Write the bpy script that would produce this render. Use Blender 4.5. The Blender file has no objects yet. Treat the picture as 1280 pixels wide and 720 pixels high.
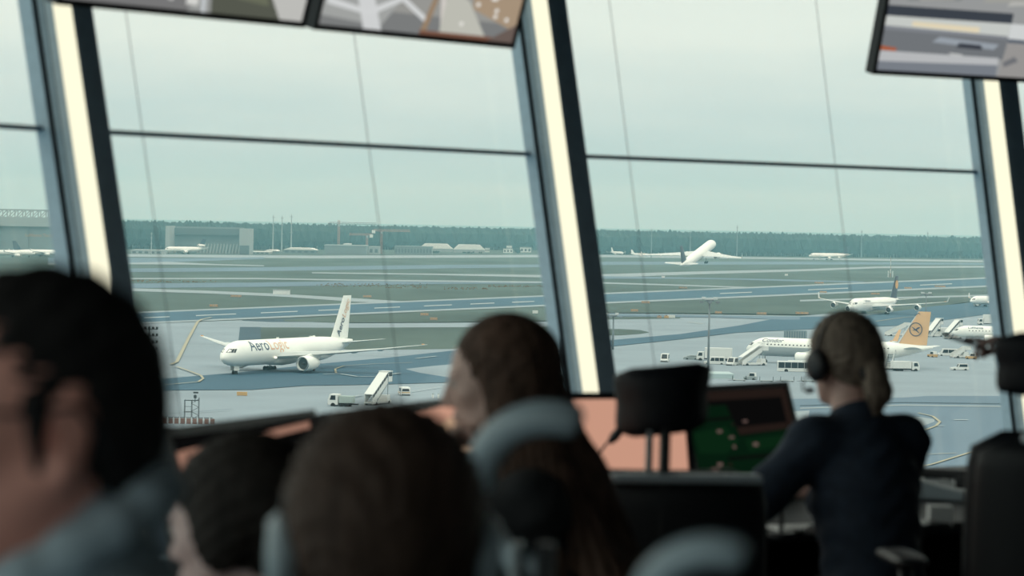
import bpy, bmesh, math, random
import numpy as np
from mathutils import Vector, Matrix, Euler

random.seed(7)
rng = np.random.default_rng(7)
PI = math.pi
S = bpy.context.scene
COL = S.collection

# ------------------------------------------------------------------ camera, sky, exposure
EYE = 39.3            # camera height above the apron
FLOOR_Z = 37.8        # floor of the control room
FPX = 4000.0          # focal length in pixels of the 1280 px wide frame
PITCH = math.atan((360 - 272) / FPX)
ROLL = 0.0196
cam_d = bpy.data.cameras.new('camera')
cam = bpy.data.objects.new('camera', cam_d)
COL.objects.link(cam)
cam_d.sensor_width = 36
cam_d.lens = 36 * FPX / 1280
cam_d.clip_start = 0.1
cam_d.clip_end = 30000
cam_d.dof.use_dof = True
cam_d.dof.focus_distance = 700
cam_d.dof.aperture_fstop = 6.6
cam.location = (0, 0, EYE)
_r = Vector((1, 0, 0)); _f = Vector((0, math.cos(PITCH), -math.sin(PITCH))); _u = Vector((0, math.sin(PITCH), math.cos(PITCH)))
cr, sr = math.cos(ROLL), math.sin(ROLL)
_cx = _r * cr + _u * sr          # image x axis of the rolled frame
_cy = _u * cr - _r * sr
_m = Matrix((( _cx.x, _cy.x, -_f.x), (_cx.y, _cy.y, -_f.y), (_cx.z, _cy.z, -_f.z)))
cam.rotation_euler = _m.to_euler()
S.camera = cam

S.view_settings.view_transform = 'Standard'
S.view_settings.look = 'None'
S.view_settings.exposure = 0.0
S.view_settings.gamma = 1.0
S.view_settings.use_curve_mapping = False
S.cycles.max_bounces = 8
S.cycles.diffuse_bounces = 3
S.cycles.glossy_bounces = 3
S.cycles.transparent_max_bounces = 16
S.cycles.volume_bounces = 1
S.cycles.sample_clamp_indirect = 4

SKY_HORIZON = (0.385, 0.565, 0.60)
SKY_LOW = (0.83, 0.91, 0.83)
SKY_TOP = (1.75, 1.80, 1.55)
world = bpy.data.worlds.new('overcast sky'); S.world = world
world.use_nodes = True
wn, wl = world.node_tree.nodes, world.node_tree.links
wn.clear()
out = wn.new('ShaderNodeOutputWorld'); bg = wn.new('ShaderNodeBackground')
tc = wn.new('ShaderNodeTexCoord'); sep = wn.new('ShaderNodeSeparateXYZ')
ramp = wn.new('ShaderNodeValToRGB')
wl.new(tc.outputs['Generated'], sep.inputs[0])
nz = wn.new('ShaderNodeTexNoise'); nz.inputs['Scale'].default_value = 5; nz.inputs['Detail'].default_value = 5
mp = wn.new('ShaderNodeMapping'); mp.inputs['Scale'].default_value = (2.2, 2.2, 14)
wl.new(tc.outputs['Generated'], mp.inputs[0]); wl.new(mp.outputs[0], nz.inputs['Vector'])
ma = wn.new('ShaderNodeMath'); ma.operation = 'MULTIPLY_ADD'
wl.new(nz.outputs['Fac'], ma.inputs[0]); ma.inputs[1].default_value = 0.035
wl.new(sep.outputs['Z'], ma.inputs[2])
sb = wn.new('ShaderNodeMath'); sb.operation = 'SUBTRACT'; wl.new(ma.outputs[0], sb.inputs[0]); sb.inputs[1].default_value = 0.0175
wl.new(sb.outputs[0], ramp.inputs[0])
els = ramp.color_ramp.elements
els[0].position = 0.0; els[0].color = (*SKY_HORIZON, 1)
els[1].position = 1.0; els[1].color = (*SKY_TOP, 1)
e = els.new(0.06); e.color = (*SKY_LOW, 1)
wl.new(ramp.outputs[0], bg.inputs[0]); bg.inputs[1].default_value = 1.0
wl.new(bg.outputs[0], out.inputs[0])

# ------------------------------------------------------------------ pixel <-> place helpers (1280x720 frame)
def ray(px, py):
    u = (px - 640) / FPX; v = (360 - py) / FPX
    return _f + _cx * u + _cy * v
def G(px, py, z=0.0):
    """point of the airfield seen at a pixel of the photograph"""
    d = ray(px, py); t = (z - EYE) / d.z
    return Vector((d.x * t, d.y * t, z))
def PT(px, py, D):
    """point seen at a pixel, D metres away along the view"""
    d = ray(px, py); t = D / d.y
    return Vector((d.x * t, D, EYE + d.z * t))

# ------------------------------------------------------------------ materials
_MATS = {}
def mat(name, col, rough=0.6, metal=0.0, var=0.0, scale=5.0, bump=0.0, emit=None, estr=1.0, detail=3, spec=0.5, stretch=None, col2=None, gen=False):
    if name in _MATS: return _MATS[name]
    m = bpy.data.materials.new(name); m.use_nodes = True
    n, l = m.node_tree.nodes, m.node_tree.links
    b = n['Principled BSDF']
    b.inputs['Roughness'].default_value = rough; b.inputs['Metallic'].default_value = metal
    b.inputs['Specular IOR Level'].default_value = spec
    b.inputs['Base Color'].default_value = (*col, 1)
    if var or bump:
        t = n.new('ShaderNodeTexCoord'); no = n.new('ShaderNodeTexNoise')
        no.inputs['Scale'].default_value = scale; no.inputs['Detail'].default_value = detail
        if stretch:
            mp = n.new('ShaderNodeMapping'); mp.inputs['Scale'].default_value = stretch
            l.new(t.outputs['Object'], mp.inputs[0]); l.new(mp.outputs[0], no.inputs['Vector'])
        else:
            l.new(t.outputs['Object'], no.inputs['Vector'])
        if var:
            r = n.new('ShaderNodeValToRGB'); r.color_ramp.elements[0].position = .3; r.color_ramp.elements[1].position = .7
            lo = [max(0, c * (1 - var)) for c in col]; hi = [c * (1 + var) for c in (col2 or col)]
            if col2: hi = col2
            r.color_ramp.elements[0].color = (*lo, 1); r.color_ramp.elements[1].color = (*hi, 1)
            l.new(no.outputs['Fac'], r.inputs[0]); l.new(r.outputs[0], b.inputs['Base Color'])
        if bump:
            bp = n.new('ShaderNodeBump'); bp.inputs['Strength'].default_value = bump; bp.inputs['Distance'].default_value = .02
            l.new(no.outputs['Fac'], bp.inputs['Height']); l.new(bp.outputs[0], b.inputs['Normal'])
    if emit:
        b.inputs['Emission Color'].default_value = (*emit, 1); b.inputs['Emission Strength'].default_value = estr
    _MATS[name] = m
    return m

def glass_mat(name, tint, fres=0.04, frit=False):
    m = bpy.data.materials.new(name); m.use_nodes = True
    n, l = m.node_tree.nodes, m.node_tree.links; n.clear()
    o = n.new('ShaderNodeOutputMaterial'); tr = n.new('ShaderNodeBsdfTransparent'); gl = n.new('ShaderNodeBsdfGlossy')
    tr.inputs[0].default_value = (*tint, 1); gl.inputs['Roughness'].default_value = 0.02; gl.inputs[0].default_value = (1, 1, 1, 1)
    mx = n.new('ShaderNodeMixShader'); mx.inputs[0].default_value = fres
    l.new(tr.outputs[0], mx.inputs[1]); l.new(gl.outputs[0], mx.inputs[2])
    last = mx
    if frit:   # printed dot pattern along the top of the pane, thinning out downwards
        t = n.new('ShaderNodeTexCoord'); sp = n.new('ShaderNodeSeparateXYZ'); l.new(t.outputs['UV'], sp.inputs[0])
        def mth(op, a, bv):
            k = n.new('ShaderNodeMath'); k.operation = op
            for i, v in enumerate((a, bv)):
                if v is None: continue
                if isinstance(v, (int, float)): k.inputs[i].default_value = v
                else: l.new(v, k.inputs[i])
            return k.outputs[0]
        sx = mth('SINE', mth('MULTIPLY', sp.outputs['X'], 2 * PI / .022), None)
        sy = mth('SINE', mth('MULTIPLY', sp.outputs['Y'], 2 * PI / .022), None)
        dot = mth('GREATER_THAN', mth('MULTIPLY', sx, sy), .45)
        top = n.new('ShaderNodeMapRange'); l.new(sp.outputs['Y'], top.inputs[0])
        top.inputs[1].default_value = .50; top.inputs[2].default_value = .75; top.inputs[3].default_value = 0; top.inputs[4].default_value = .3
        fac = mth('MULTIPLY', dot, top.outputs[0])
        df = n.new('ShaderNodeBsdfTranslucent'); df.inputs[0].default_value = (.75, .8, .8, 1)
        m2 = n.new('ShaderNodeMixShader'); l.new(fac, m2.inputs[0]); l.new(mx.outputs[0], m2.inputs[1]); l.new(df.outputs[0], m2.inputs[2])
        last = m2
    l.new(last.outputs[0], o.inputs[0])
    return m

def emit_mat(name, col, s=1.0):
    if name in _MATS: return _MATS[name]
    m = bpy.data.materials.new(name); m.use_nodes = True
    n, l = m.node_tree.nodes, m.node_tree.links; n.clear()
    o = n.new('ShaderNodeOutputMaterial'); e = n.new('ShaderNodeEmission')
    e.inputs[0].default_value = (*col, 1); e.inputs[1].default_value = s
    l.new(e.outputs[0], o.inputs[0]); _MATS[name] = m
    return m

def lin(r, g, b):
    f = lambda c: (c / 255 / 12.92) if c / 255 <= .04045 else ((c / 255 + .055) / 1.055) ** 2.4
    return (f(r), f(g), f(b))

# ------------------------------------------------------------------ mesh helpers
class MB:
    def __init__(s): s.v = []; s.f = []; s.m = []
    def add(s, vs, fs, mi=0):
        b = len(s.v); s.v.extend(tuple(v) for v in vs)
        s.f.extend(tuple(i + b for i in f) for f in fs); s.m.extend([mi] * len(fs)); return s
    def box(s, c, d, rot=None, mi=0):
        c = Vector(c); hx, hy, hz = d[0] / 2, d[1] / 2, d[2] / 2
        vs = [Vector((x, y, z)) for x in (-hx, hx) for y in (-hy, hy) for z in (-hz, hz)]
        if rot is not None: vs = [rot @ v for v in vs]
        vs = [v + c for v in vs]
        return s.add(vs, [(0, 1, 3, 2), (4, 6, 7, 5), (0, 4, 5, 1), (2, 3, 7, 6), (0, 2, 6, 4), (1, 5, 7, 3)], mi)
    def bar(s, p, q, w, h=None, up=(0, 0, 1), mi=0):
        """square bar from p to q"""
        p = Vector(p); q = Vector(q); h = h or w; d = (q - p)
        if d.length < 1e-9: return s
        d.normalize(); a = d.cross(Vector(up))
        if a.length < 1e-4: a = d.cross(Vector((1, 0, 0)))
        a.normalize(); b = a.cross(d)
        vs = [c + a * (w / 2 * i) + b * (h / 2 * j) for c in (p, q) for i, j in ((-1, -1), (1, -1), (1, 1), (-1, 1))]
        return s.add(vs, [(3, 2, 1, 0), (4, 5, 6, 7), (0, 1, 5, 4), (1, 2, 6, 5), (2, 3, 7, 6), (3, 0, 4, 7)], mi)
    def tube(s, path, r, n=8, mi=0, cap=True):
        path = [Vector(p) for p in path]; k = len(path)
        rr = r if isinstance(r, (list, tuple)) else [r] * k
        vs = []; ref = Vector((0, 0, 1))
        for i, p in enumerate(path):
            t = (path[min(i + 1, k - 1)] - path[max(i - 1, 0)]).normalized()
            a = t.cross(ref)
            if a.length < 1e-3: a = t.cross(Vector((1, 0, 0)))
            a.normalize(); b = a.cross(t); ref = b
            vs += [p + (a * math.cos(2 * PI * j / n) + b * math.sin(2 * PI * j / n)) * rr[i] for j in range(n)]
        fs = [(i * n + j, i * n + (j + 1) % n, (i + 1) * n + (j + 1) % n, (i + 1) * n + j) for i in range(k - 1) for j in range(n)]
        if cap: fs += [tuple(range(n - 1, -1, -1)), tuple((k - 1) * n + j for j in range(n))]
        return s.add(vs, fs, mi)
    def loft(s, rings, mi=0, cap=True, closed=True):
        n = len(rings[0]); vs = [p for r in rings for p in r]; fs = []
        for i in range(len(rings) - 1):
            for j in range(n if closed else n - 1):
                fs.append((i * n + j, i * n + (j + 1) % n, (i + 1) * n + (j + 1) % n, (i + 1) * n + j))
        if cap: fs += [tuple(range(n - 1, -1, -1)), tuple((len(rings) - 1) * n + j for j in range(n))]
        return s.add(vs, fs, mi)
    def prism(s, poly, y0, y1, axis='y', mi=0):
        """polygon in (a,b) extruded along axis: y -> (a,y,b); z -> (a,b,z); x -> (x,a,b)"""
        mk = {'y': lambda a, b, t: (a, t, b), 'z': lambda a, b, t: (a, b, t), 'x': lambda a, b, t: (t, a, b)}[axis]
        n = len(poly); vs = [mk(a, b, y0) for a, b in poly] + [mk(a, b, y1) for a, b in poly]
        fs = [tuple(range(n)), tuple(range(2 * n - 1, n - 1, -1))] + [(i, (i + n), (i + 1) % n + n, (i + 1) % n) for i in range(n)]
        return s.add(vs, fs, mi)
    def xform(s, M, start=0):
        s.v[start:] = [tuple(M @ Vector(v)) for v in s.v[start:]]; return s
    def build(s, name, mats, parent=None, smooth=False, bevel=0, loc=None, rot=None, fix=True):
        me = bpy.data.meshes.new(name); me.from_pydata(s.v, [], s.f)
        if not isinstance(mats, (list, tuple)): mats = [mats]
        for m in mats: me.materials.append(m)
        if len(mats) > 1: me.polygons.foreach_set('material_index', s.m)
        if fix or bevel:
            bm = bmesh.new(); bm.from_mesh(me)
            if bevel:
                bmesh.ops.remove_doubles(bm, verts=bm.verts, dist=1e-5)
                bmesh.ops.bevel(bm, geom=[e for e in bm.edges if e.is_manifold and e.calc_face_angle(0) > .5], offset=bevel, segments=2, profile=.6, affect='EDGES')
            bmesh.ops.recalc_face_normals(bm, faces=bm.faces)
            bm.to_mesh(me); bm.free()
        if smooth: me.shade_smooth()
        if smooth and smooth != True:
            me.set_sharp_from_angle(angle=smooth)
        return link(name, me, parent, loc, rot)

def link(name, data, parent=None, loc=None, rot=None):
    o = bpy.data.objects.new(name, data); COL.objects.link(o)
    if parent is not None: o.parent = parent
    if loc is not None: o.location = loc
    if rot is not None: o.rotation_euler = rot
    return o
def tag(o, label=None, cat=None, group=None, kind=None):
    if label: o['label'] = label
    if cat: o['category'] = cat
    if group: o['group'] = group
    if kind: o['kind'] = kind
    return o
def thing(name, label, cat, loc=(0, 0, 0), rz=0.0, group=None):
    o = link(name, None, None, loc, (0, 0, rz)); o.empty_display_size = .3
    return tag(o, label, cat, group)
def structure(o): o['kind'] = 'structure'; return o
def copy_tree(o, parent=None):
    c = o.copy(); COL.objects.link(c); c.parent = parent
    for ch in list(o.children): copy_tree(ch, c)
    return c
def circ(r, n, z=0, c=(0, 0)): return [(c[0] + r * math.cos(2 * PI * i / n), c[1] + r * math.sin(2 * PI * i / n), z) for i in range(n)]
def lathe_x(prof, c, n=20):
    """rings around the x axis: prof = [(x, r)]"""
    return [[(c[0] + x, c[1] + r * math.cos(2 * PI * j / n), c[2] + r * math.sin(2 * PI * j / n)) for j in range(n)] for x, r in prof]
def text_geo(body, size, bold=0.0, shear=0.0, space=1.0):
    cu = bpy.data.curves.new('lettering', 'FONT'); cu.body = body; cu.size = size; cu.offset = bold; cu.shear = shear; cu.space_character = space
    cu.resolution_u = 3
    o = bpy.data.objects.new('lettering', cu); COL.objects.link(o)
    dg = bpy.context.evaluated_depsgraph_get()
    me = bpy.data.meshes.new_from_object(o.evaluated_get(dg))
    COL.objects.unlink(o); bpy.data.objects.remove(o)
    return me
def text_obj(body, size, fn, name, m, parent, bold=0.0, shear=0.0, cuts=6, space=1.0):
    """flat lettering laid on a surface: fn(u, v) -> point"""
    me = text_geo(body, size, bold, shear, space); bm = bmesh.new(); bm.from_mesh(me)
    vs = [v.co.y for v in bm.verts]; lo, hi = min(vs), max(vs)
    for i in range(1, cuts):
        bmesh.ops.bisect_plane(bm, geom=bm.verts[:] + bm.edges[:] + bm.faces[:], plane_co=(0, lo + (hi - lo) * i / cuts, 0), plane_no=(0, 1, 0))
    for v in bm.verts: v.co = fn(v.co.x, v.co.y)
    bm.to_mesh(me); bm.free(); me.materials.clear(); me.materials.append(m); me.name = name
    return link(name, me, parent)

# ------------------------------------------------------------------ airfield ground (structure)
M_grass = mat('airfield grass', (.076, .104, .094), .95, spec=.1, var=.25, scale=.02, detail=6, stretch=(1, .35, 1))
M_conc = mat('apron concrete', (.245, .295, .34), .8, spec=.15, var=.09, scale=.03, detail=6)
M_shoulder = mat('pale concrete', (.27, .315, .345), .8, spec=.15, var=.07, scale=.05)
M_asph = mat('asphalt', (.042, .102, .155), .75, spec=.15, var=.12, scale=.02, detail=6, stretch=(1, .3, 1))
M_asph2 = mat('worn asphalt', (.115, .172, .23), .75, spec=.15, var=.12, scale=.02, detail=6, stretch=(1, .3, 1))
M_rubber = mat('tyre-darkened asphalt', (.035, .07, .10), .75, spec=.15, var=.15, scale=.03)
M_yline = mat('yellow line paint', (.38, .35, .26), .8, spec=.1)
M_wline = mat('white line paint', (.38, .43, .45), .8, spec=.1)

gm = MB(); gm.add([(-6000, 150, 0), (7000, 150, 0), (9000, 14000, 0), (-8000, 14000, 0)], [(0, 1, 2, 3)])
structure(gm.build('ground', M_grass))
_lvl = [0.02]
def strip(name, upper, lower, m, lvl=None):
    """paved or planted area between an upper and a lower edge read off the photograph, laid on the ground"""
    z = lvl if lvl is not None else _lvl[0]; _lvl[0] = z + .012
    pts = [G(*p, z) for p in upper] + [G(*p, z) for p in reversed(lower)]
    b = MB(); b.add(pts, [tuple(range(len(pts)))])
    me = bpy.data.meshes.new(name); me.from_pydata(b.v, [], b.f); me.materials.append(m)
    bm = bmesh.new(); bm.from_mesh(me); bmesh.ops.triangulate(bm, faces=bm.faces); bmesh.ops.recalc_face_normals(bm, faces=bm.faces)
    if bm.faces and bm.faces[0].normal.z < 0: bmesh.ops.reverse_faces(bm, faces=bm.faces)
    bm.to_mesh(me); bm.free()
    return structure(link(name, me))
def line(name, px, w, m, z=None, dash=None):
    """painted line through pixels, w metres wide"""
    z = z if z is not None else .62
    P = [G(*p, z) for p in px]; b = MB()
    if dash:
        Q = []; seg = []
        for a, c in zip(P, P[1:]):
            L = (c - a).length; k = 0
            while k < L:
                seg.append((a.lerp(c, k / L), a.lerp(c, min(1, (k + dash[0]) / L)))); k += dash[0] + dash[1]
    else: seg = list(zip(P, P[1:]))
    for a, c in seg:
        d = (c - a); d.z = 0
        if d.length < 1e-6: continue
        d.normalize(); n = Vector((-d.y, d.x, 0)) * w / 2; e = d * (w * .3)
        b.add([a - n - e, a + n - e, c + n + e, c - n + e], [(0, 1, 2, 3)])
    return structure(b.build(name, m))

# far strips first, towards the tower
strip('taxiway', [(60, 316.5), (300, 318.8), (400, 319.5), (690, 318.5), (760, 318.5), (980, 322), (1240, 325.5), (1320, 326.5)], [(60, 320), (400, 323), (690, 321.5), (760, 321.5), (980, 324), (1240, 328), (1320, 329)], M_shoulder)
strip('taxiway', [(60, 322), (167, 322.3), (240, 322.8), (330, 321.5)], [(60, 330), (167, 329), (220, 327.5), (330, 323.4)], M_asph2)
strip('taxiway', [(60, 328.8), (167, 328.3), (210, 327.2), (270, 330), (330, 331.5)], [(60, 331), (167, 330.3), (240, 330.8), (330, 332.8)], M_shoulder)
strip('taxiway', [(60, 336), (167, 335.5), (330, 334), (440, 332.5), (560, 331), (690, 330.5), (760, 327), (1000, 327), (1240, 329)], [(60, 341), (167, 340), (330, 338.8), (440, 337.3), (560, 335.4), (690, 333.8), (760, 331), (1000, 330.5), (1240, 331)], M_asph2)
strip('taxiway', [(390, 340.3), (540, 342), (690, 343.8), (756, 342.6), (870, 339.3), (1000, 336.6), (1097, 333.0), (1236, 332.4), (1330, 332.2)], [(390, 341.6), (540, 343.6), (690, 347), (756, 347.3), (829, 344.2), (900, 342.0), (1000, 339.2), (1097, 335.3), (1236, 334.4), (1330, 334.2)], M_shoulder)
strip('taxiway', [(740, 345), (829, 346.3), (930, 348), (1000, 349.7), (1080, 351.8)], [(740, 348.4), (829, 348.3), (930, 349.8), (1000, 351.8), (1080, 353.4)], M_asph2)
strip('taxiway', [(60, 347.4), (169, 347.4), (320, 347.3), (440, 349.3), (560, 350.5), (690, 352), (756, 352.8), (860, 356), (940, 358.8)], [(60, 349), (169, 349), (320, 349), (440, 351), (560, 352.3), (690, 353.7), (756, 354.6), (860, 357.6), (940, 360.3)], M_shoulder)
strip('taxiway', [(60, 354.8), (169, 354.4), (320, 353), (440, 351.5), (560, 352.4), (690, 353.6)], [(60, 361), (169, 360), (320, 358.6), (440, 356.6), (560, 354.8), (690, 354.2)], M_asph2)
strip('taxiway', [(60, 359), (171, 360.5), (260, 363.4), (353, 367.3), (440, 372.6), (500, 376.3), (560, 376)], [(60, 362), (171, 364), (260, 366.8), (353, 370.8), (440, 377), (500, 379.5), (560, 378)], M_shoulder)
def rt(x): return 390.5 + (x - 177) * (347.5 - 390.5) / 1058
def rb(x): return 404.0 + (x - 177) * (358.0 - 404.0) / 1058
xs = (-700, 20, 177, 450, 700, 950, 1235, 1400, 1900)
strip('runway', [(x, rt(x)) for x in xs], [(x, rb(x)) for x in xs], M_asph)
strip('runway_line', [(x, rt(x) - 1.0) for x in xs], [(x, rt(x) + .7) for x in xs], M_shoulder)
strip('runway_line', [(x, rb(x) - 1.3) for x in xs], [(x, rb(x) + .7) for x in xs], M_shoulder)
for a, c in ((180, 212), (245, 295), (326, 372), (398, 436), (468, 500), (530, 565), (588, 618), (640, 668), (900, 940), (1010, 1060), (1150, 1190)):
    mid = lambda x: (rt(x) + rb(x)) / 2
    strip('runway_line', [(a, mid(a) - .45), (c, mid(c) - .45)], [(a, mid(a) + .55), (c, mid(c) + .55)], M_wline)
# apron in front of the runway
strip('pavement', [(20, 410), (177, 405), (300, 400.3), (440, 404), (560, 403.5), (690, 401.8), (756, 391.5), (1000, 394.8), (1240, 377), (1500, 366)], [(-500, 800), (200, 800), (640, 800), (1000, 800), (1900, 800)], M_conc)
strip('pavement', [(303, 400.2), (340, 398.6), (385, 397.4), (440, 396.6)], [(303, 400.9), (340, 402.6), (400, 402.6), (440, 400.5)], M_rubber)
strip('grass', [(355, 399.6), (440, 395.2), (560, 389.4), (700, 383)], [(355, 401.7), (440, 403.2), (560, 402.6), (700, 400.8)], M_grass)['kind'] = 'structure'
strip('grass', [(326, 409.2), (440, 409.6), (560, 409), (700, 408.2)], [(326, 424.5), (440, 437.5), (560, 436.2), (700, 430)], M_grass)
strip('pavement', [(300, 408.6), (326, 408.8)], [(298, 426), (326, 426)], M_rubber)
strip('grass', [(740, 382.3), (800, 378.5), (1000, 370.2), (1080, 366.5), (1240, 361)], [(740, 390.5), (900, 391.7), (1000, 393.0), (1110, 391.5), (1240, 373)], M_grass)
strip('grass', [(740, 395.8), (850, 396.6)], [(740, 399.5), (850, 398)], M_grass)
strip('grass', [(740, 411.5), (775, 411.2), (800, 412.5), (811, 415)], [(740, 419), (775, 419), (800, 417.2), (811, 415.5)], M_grass)
strip('taxiway', [(1000, 374.8), (1130, 371.0), (1240, 368.2), (1400, 364)], [(1000, 376.8), (1130, 373.0), (1240, 370.2), (1400, 366)], M_shoulder)
# taxiways crossing the apron
strip('taxiway', [(-700, 545), (-40, 492), (220, 472), (300, 465.3), (395, 455), (485, 447), (560, 438.8), (640, 431), (705, 425)], [(-700, 562), (-40, 502), (220, 487.5), (315, 487), (380, 482), (470, 480.5), (560, 478), (610, 472), (660, 458), (705, 441)], M_asph)
strip('pavement', [(508, 461), (540, 457.5), (600, 452)], [(508, 461.5), (525, 466), (560, 471.5), (610, 472)], M_conc)
strip('taxiway', [(700, 431.5), (770, 424.5), (850, 417.5), (923, 407), (980, 396), (1080, 395), (1160, 383.5), (1240, 375.5), (1400, 366), (1800, 345)], [(700, 438), (770, 432.3), (850, 424), (923, 415.5), (1000, 412), (1120, 407), (1165, 402), (1240, 392), (1400, 380), (1800, 356)], M_asph)
strip('taxiway', [(740, 391.5), (900, 394.3), (980, 395.5), (1000, 395.3)], [(740, 395), (900, 397), (980, 399.5), (1000, 399.5)], M_asph2)
strip('taxiway', [(300, 620), (560, 532), (740, 507), (860, 500), (1000, 498.5), (1130, 497), (1160, 494.8), (1280, 495), (1500, 496)], [(300, 640), (560, 820), (1000, 820), (1300, 820), (1900, 820), (2300, 820)], M_asph2)
strip('pavement', [(975, 515), (1012, 513)], [(975, 530), (1010, 527)], M_shoulder)
strip('pavement', [(1120, 524), (1150, 521), (1168, 524)], [(1120, 539), (1150, 534), (1168, 527)], M_shoulder)
for i, (y0, y1) in enumerate(((502.5, 503.5), (505.5, 507.0))):
    strip('taxiway_line', [(1000, y0 + 4), (1130, y0), (1280, y0 + 2)], [(1000, y1 + 4), (1130, y1), (1280, y1 + 2)], M_rubber if i == 0 else M_shoulder)
# painted lines
line('taxiway_line', [(264, 396.5), (252, 399), (247, 402), (236, 422), (221, 452), (214, 455)], .9, M_yline)
line('taxiway_line', [(200, 458), (221, 458), (238, 464), (251, 469), (254, 473), (248, 477), (220, 479.5), (190, 482)], .6, M_yline)
line('taxiway_line', [(190, 431), (277, 432)], .9, M_wline, dash=(3, 2.2))
line('taxiway_line', [(190, 468.5), (240, 469)], .8, M_wline, dash=(3, 1.5))
line('taxiway_line', [(420, 466), (419, 461), (430, 457), (470, 454.5), (515, 453)], .5, M_yline)
line('taxiway_line', [(405, 467.4), (425, 467), (447, 470.5), (470, 470.4), (500, 466)], .9, M_wline)
line('taxiway_line', [(438, 442), (500, 445)], .8, M_wline)
line('taxiway_line', [(520, 448), (545, 445)], .8, M_wline)
line('taxiway_line', [(437, 500), (440, 496), (450, 493.6), (470, 492.6)], .6, M_wline)
line('taxiway_line', [(515, 489), (550, 483.5)], .6, M_wline, dash=(2, 2))
line('taxiway_line', [(860, 402.3), (878, 404.5)], .7, M_yline)
line('taxiway_line', [(1094, 401.6), (1130, 396.6), (1165, 394)], .7, M_yline)
line('taxiway_line', [(1148, 516), (1166, 520), (1175, 527), (1170, 532), (1154, 538)], .55, M_yline)
line('taxiway_line', [(1150, 583), (1165, 580), (1210, 566), (1240, 559)], .55, M_yline)
line('taxiway_line', [(1150, 568), (1195, 566)], .45, M_yline)
line('taxiway_line', [(1195, 524.5), (1208, 524.5)], 1.2, M_wline)
line('taxiway_line', [(1150, 546), (1163, 545.5)], .8, M_wline)
line('taxiway_line', [(1170, 532), (1180, 532)], .8, M_wline)
line('taxiway_line', [(195, 518), (234, 515.5), (290, 511)], .35, M_rubber)
# low red and yellow flowers and lamps scattered over the verge: nobody could count them
fl = MB()
for i in range(420):
    px, py = random.choice(((rng.uniform(395, 470), rng.uniform(354.6, 358.2)), (rng.uniform(470, 540), rng.uniform(355, 360.5)), (rng.uniform(555, 610), rng.uniform(359, 362)), (rng.uniform(160, 270), rng.uniform(350.5, 353)), (rng.uniform(610, 690), rng.uniform(357, 359))))
    g = G(px, py, 0.02); s = rng.uniform(.3, .8)
    fl.add([g + Vector((-s, 0, 0)), g + Vector((s, 0, 0)), g + Vector((0, .3, s * .8)), g + Vector((0, -.3, s * .8))], [(0, 1, 2), (0, 1, 3)])
tag(fl.build('wild_flowers', mat('orange blossom', (.36, .24, .14), .9)), 'loose orange blossom growing in rows on the runway verge', 'flowers', kind='stuff')

# ------------------------------------------------------------------ haze over the airfield
hz = bpy.data.materials.new('ground haze'); hz.use_nodes = True
hn, hl = hz.node_tree.nodes, hz.node_tree.links; hn.clear()
ho = hn.new('ShaderNodeOutputMaterial'); hs = hn.new('ShaderNodeVolumeScatter')
hs.inputs['Color'].default_value = (.42, .86, 1.0, 1); hs.inputs['Density'].default_value = .00014; hs.inputs['Anisotropy'].default_value = .0
hl.new(hs.outputs[0], ho.inputs['Volume'])
hb = MB(); hb.box((0, 7000, 80), (16000, 13500, 150))
tag(hb.build('haze', hz), 'thin bluish haze lying over the whole airfield', None, kind='structure')

# ------------------------------------------------------------------ control room shell (structure)
SC = .85
CX, CY, RAD, PH, DPH, LEAN = 10.9641 * SC, (13.0 - 13.6873 * math.sin(2.4772)) * SC, 13.6873 * SC, 2.4772, .222, .1909
SILL_Z = FLOOR_Z + .50
CEIL_Z = FLOOR_Z + 3.0
def rim(k, z, o=0.0):
    """corner k of the faceted glass wall at height z, o metres outside the inner mullion face"""
    a = PH - (k - 1) * DPH; r = RAD + LEAN * (z - EYE) + o
    return Vector((CX + r * math.cos(a), CY + r * math.sin(a), z))
KS = list(range(-6, 9))
M_alu = mat('brushed aluminium frame', (.33, .41, .46), .4, .25, var=.08, scale=30)
M_alu_d = mat('dark anodised aluminium', (.16, .25, .34), .55, .3, var=.1, scale=20)
M_alu_l = mat('pale aluminium frame', (.43, .54, .62), .45, .15, var=.06, scale=30); M_alu_m = mat('warm aluminium frame', (.40, .46, .49), .45, .2, var=.06, scale=30)
M_gask = mat('black rubber gasket', (.008, .01, .014), .8)
M_wall = mat('dark painted wall', (.03, .034, .04), .8, var=.08, scale=6)
M_floor = mat('dark carpet', (.022, .024, .028), .95, var=.3, scale=90, bump=.3)
M_ceil = mat('dark acoustic ceiling', (.035, .037, .04), .9, var=.1, scale=40)
M_strip = emit_mat('lit strip diffuser', (1.0, .965, .72), 1.05)
M_glass = glass_mat('window glass', (.965, .985, .98), .03)
M_glass_t = glass_mat('fritted window glass', (.965, .985, .98), .03, True)
TR_Z = EYE + .2606 * SC + .0
fl_poly = [rim(k, FLOOR_Z, .12) for k in KS]
b = MB(); b.add([v.xyz for v in fl_poly], [tuple(range(len(fl_poly)))])
b.add([v - Vector((0, 0, .25)) for v in fl_poly], [tuple(range(len(fl_poly)))])
structure(b.build('floor', M_floor))
cl = [rim(k, CEIL_Z, .2) for k in KS]
b = MB(); b.add([v.xyz for v in cl], [tuple(range(len(cl)))]); b.add([v + Vector((0, 0, .2)) for v in cl], [tuple(range(len(cl)))])
structure(b.build('ceiling', M_ceil))
a0, a1 = rim(KS[0], FLOOR_Z, .1), rim(KS[-1], FLOOR_Z, .1)
b = MB(); b.bar((a0.x, a0.y, FLOOR_Z + 1.5), (a1.x, a1.y, FLOOR_Z + 1.5), .2, 3.0); structure(b.build('wall_light_block', M_wall))  # unseen solid wall, added to keep rear window light off people's backs
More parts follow.
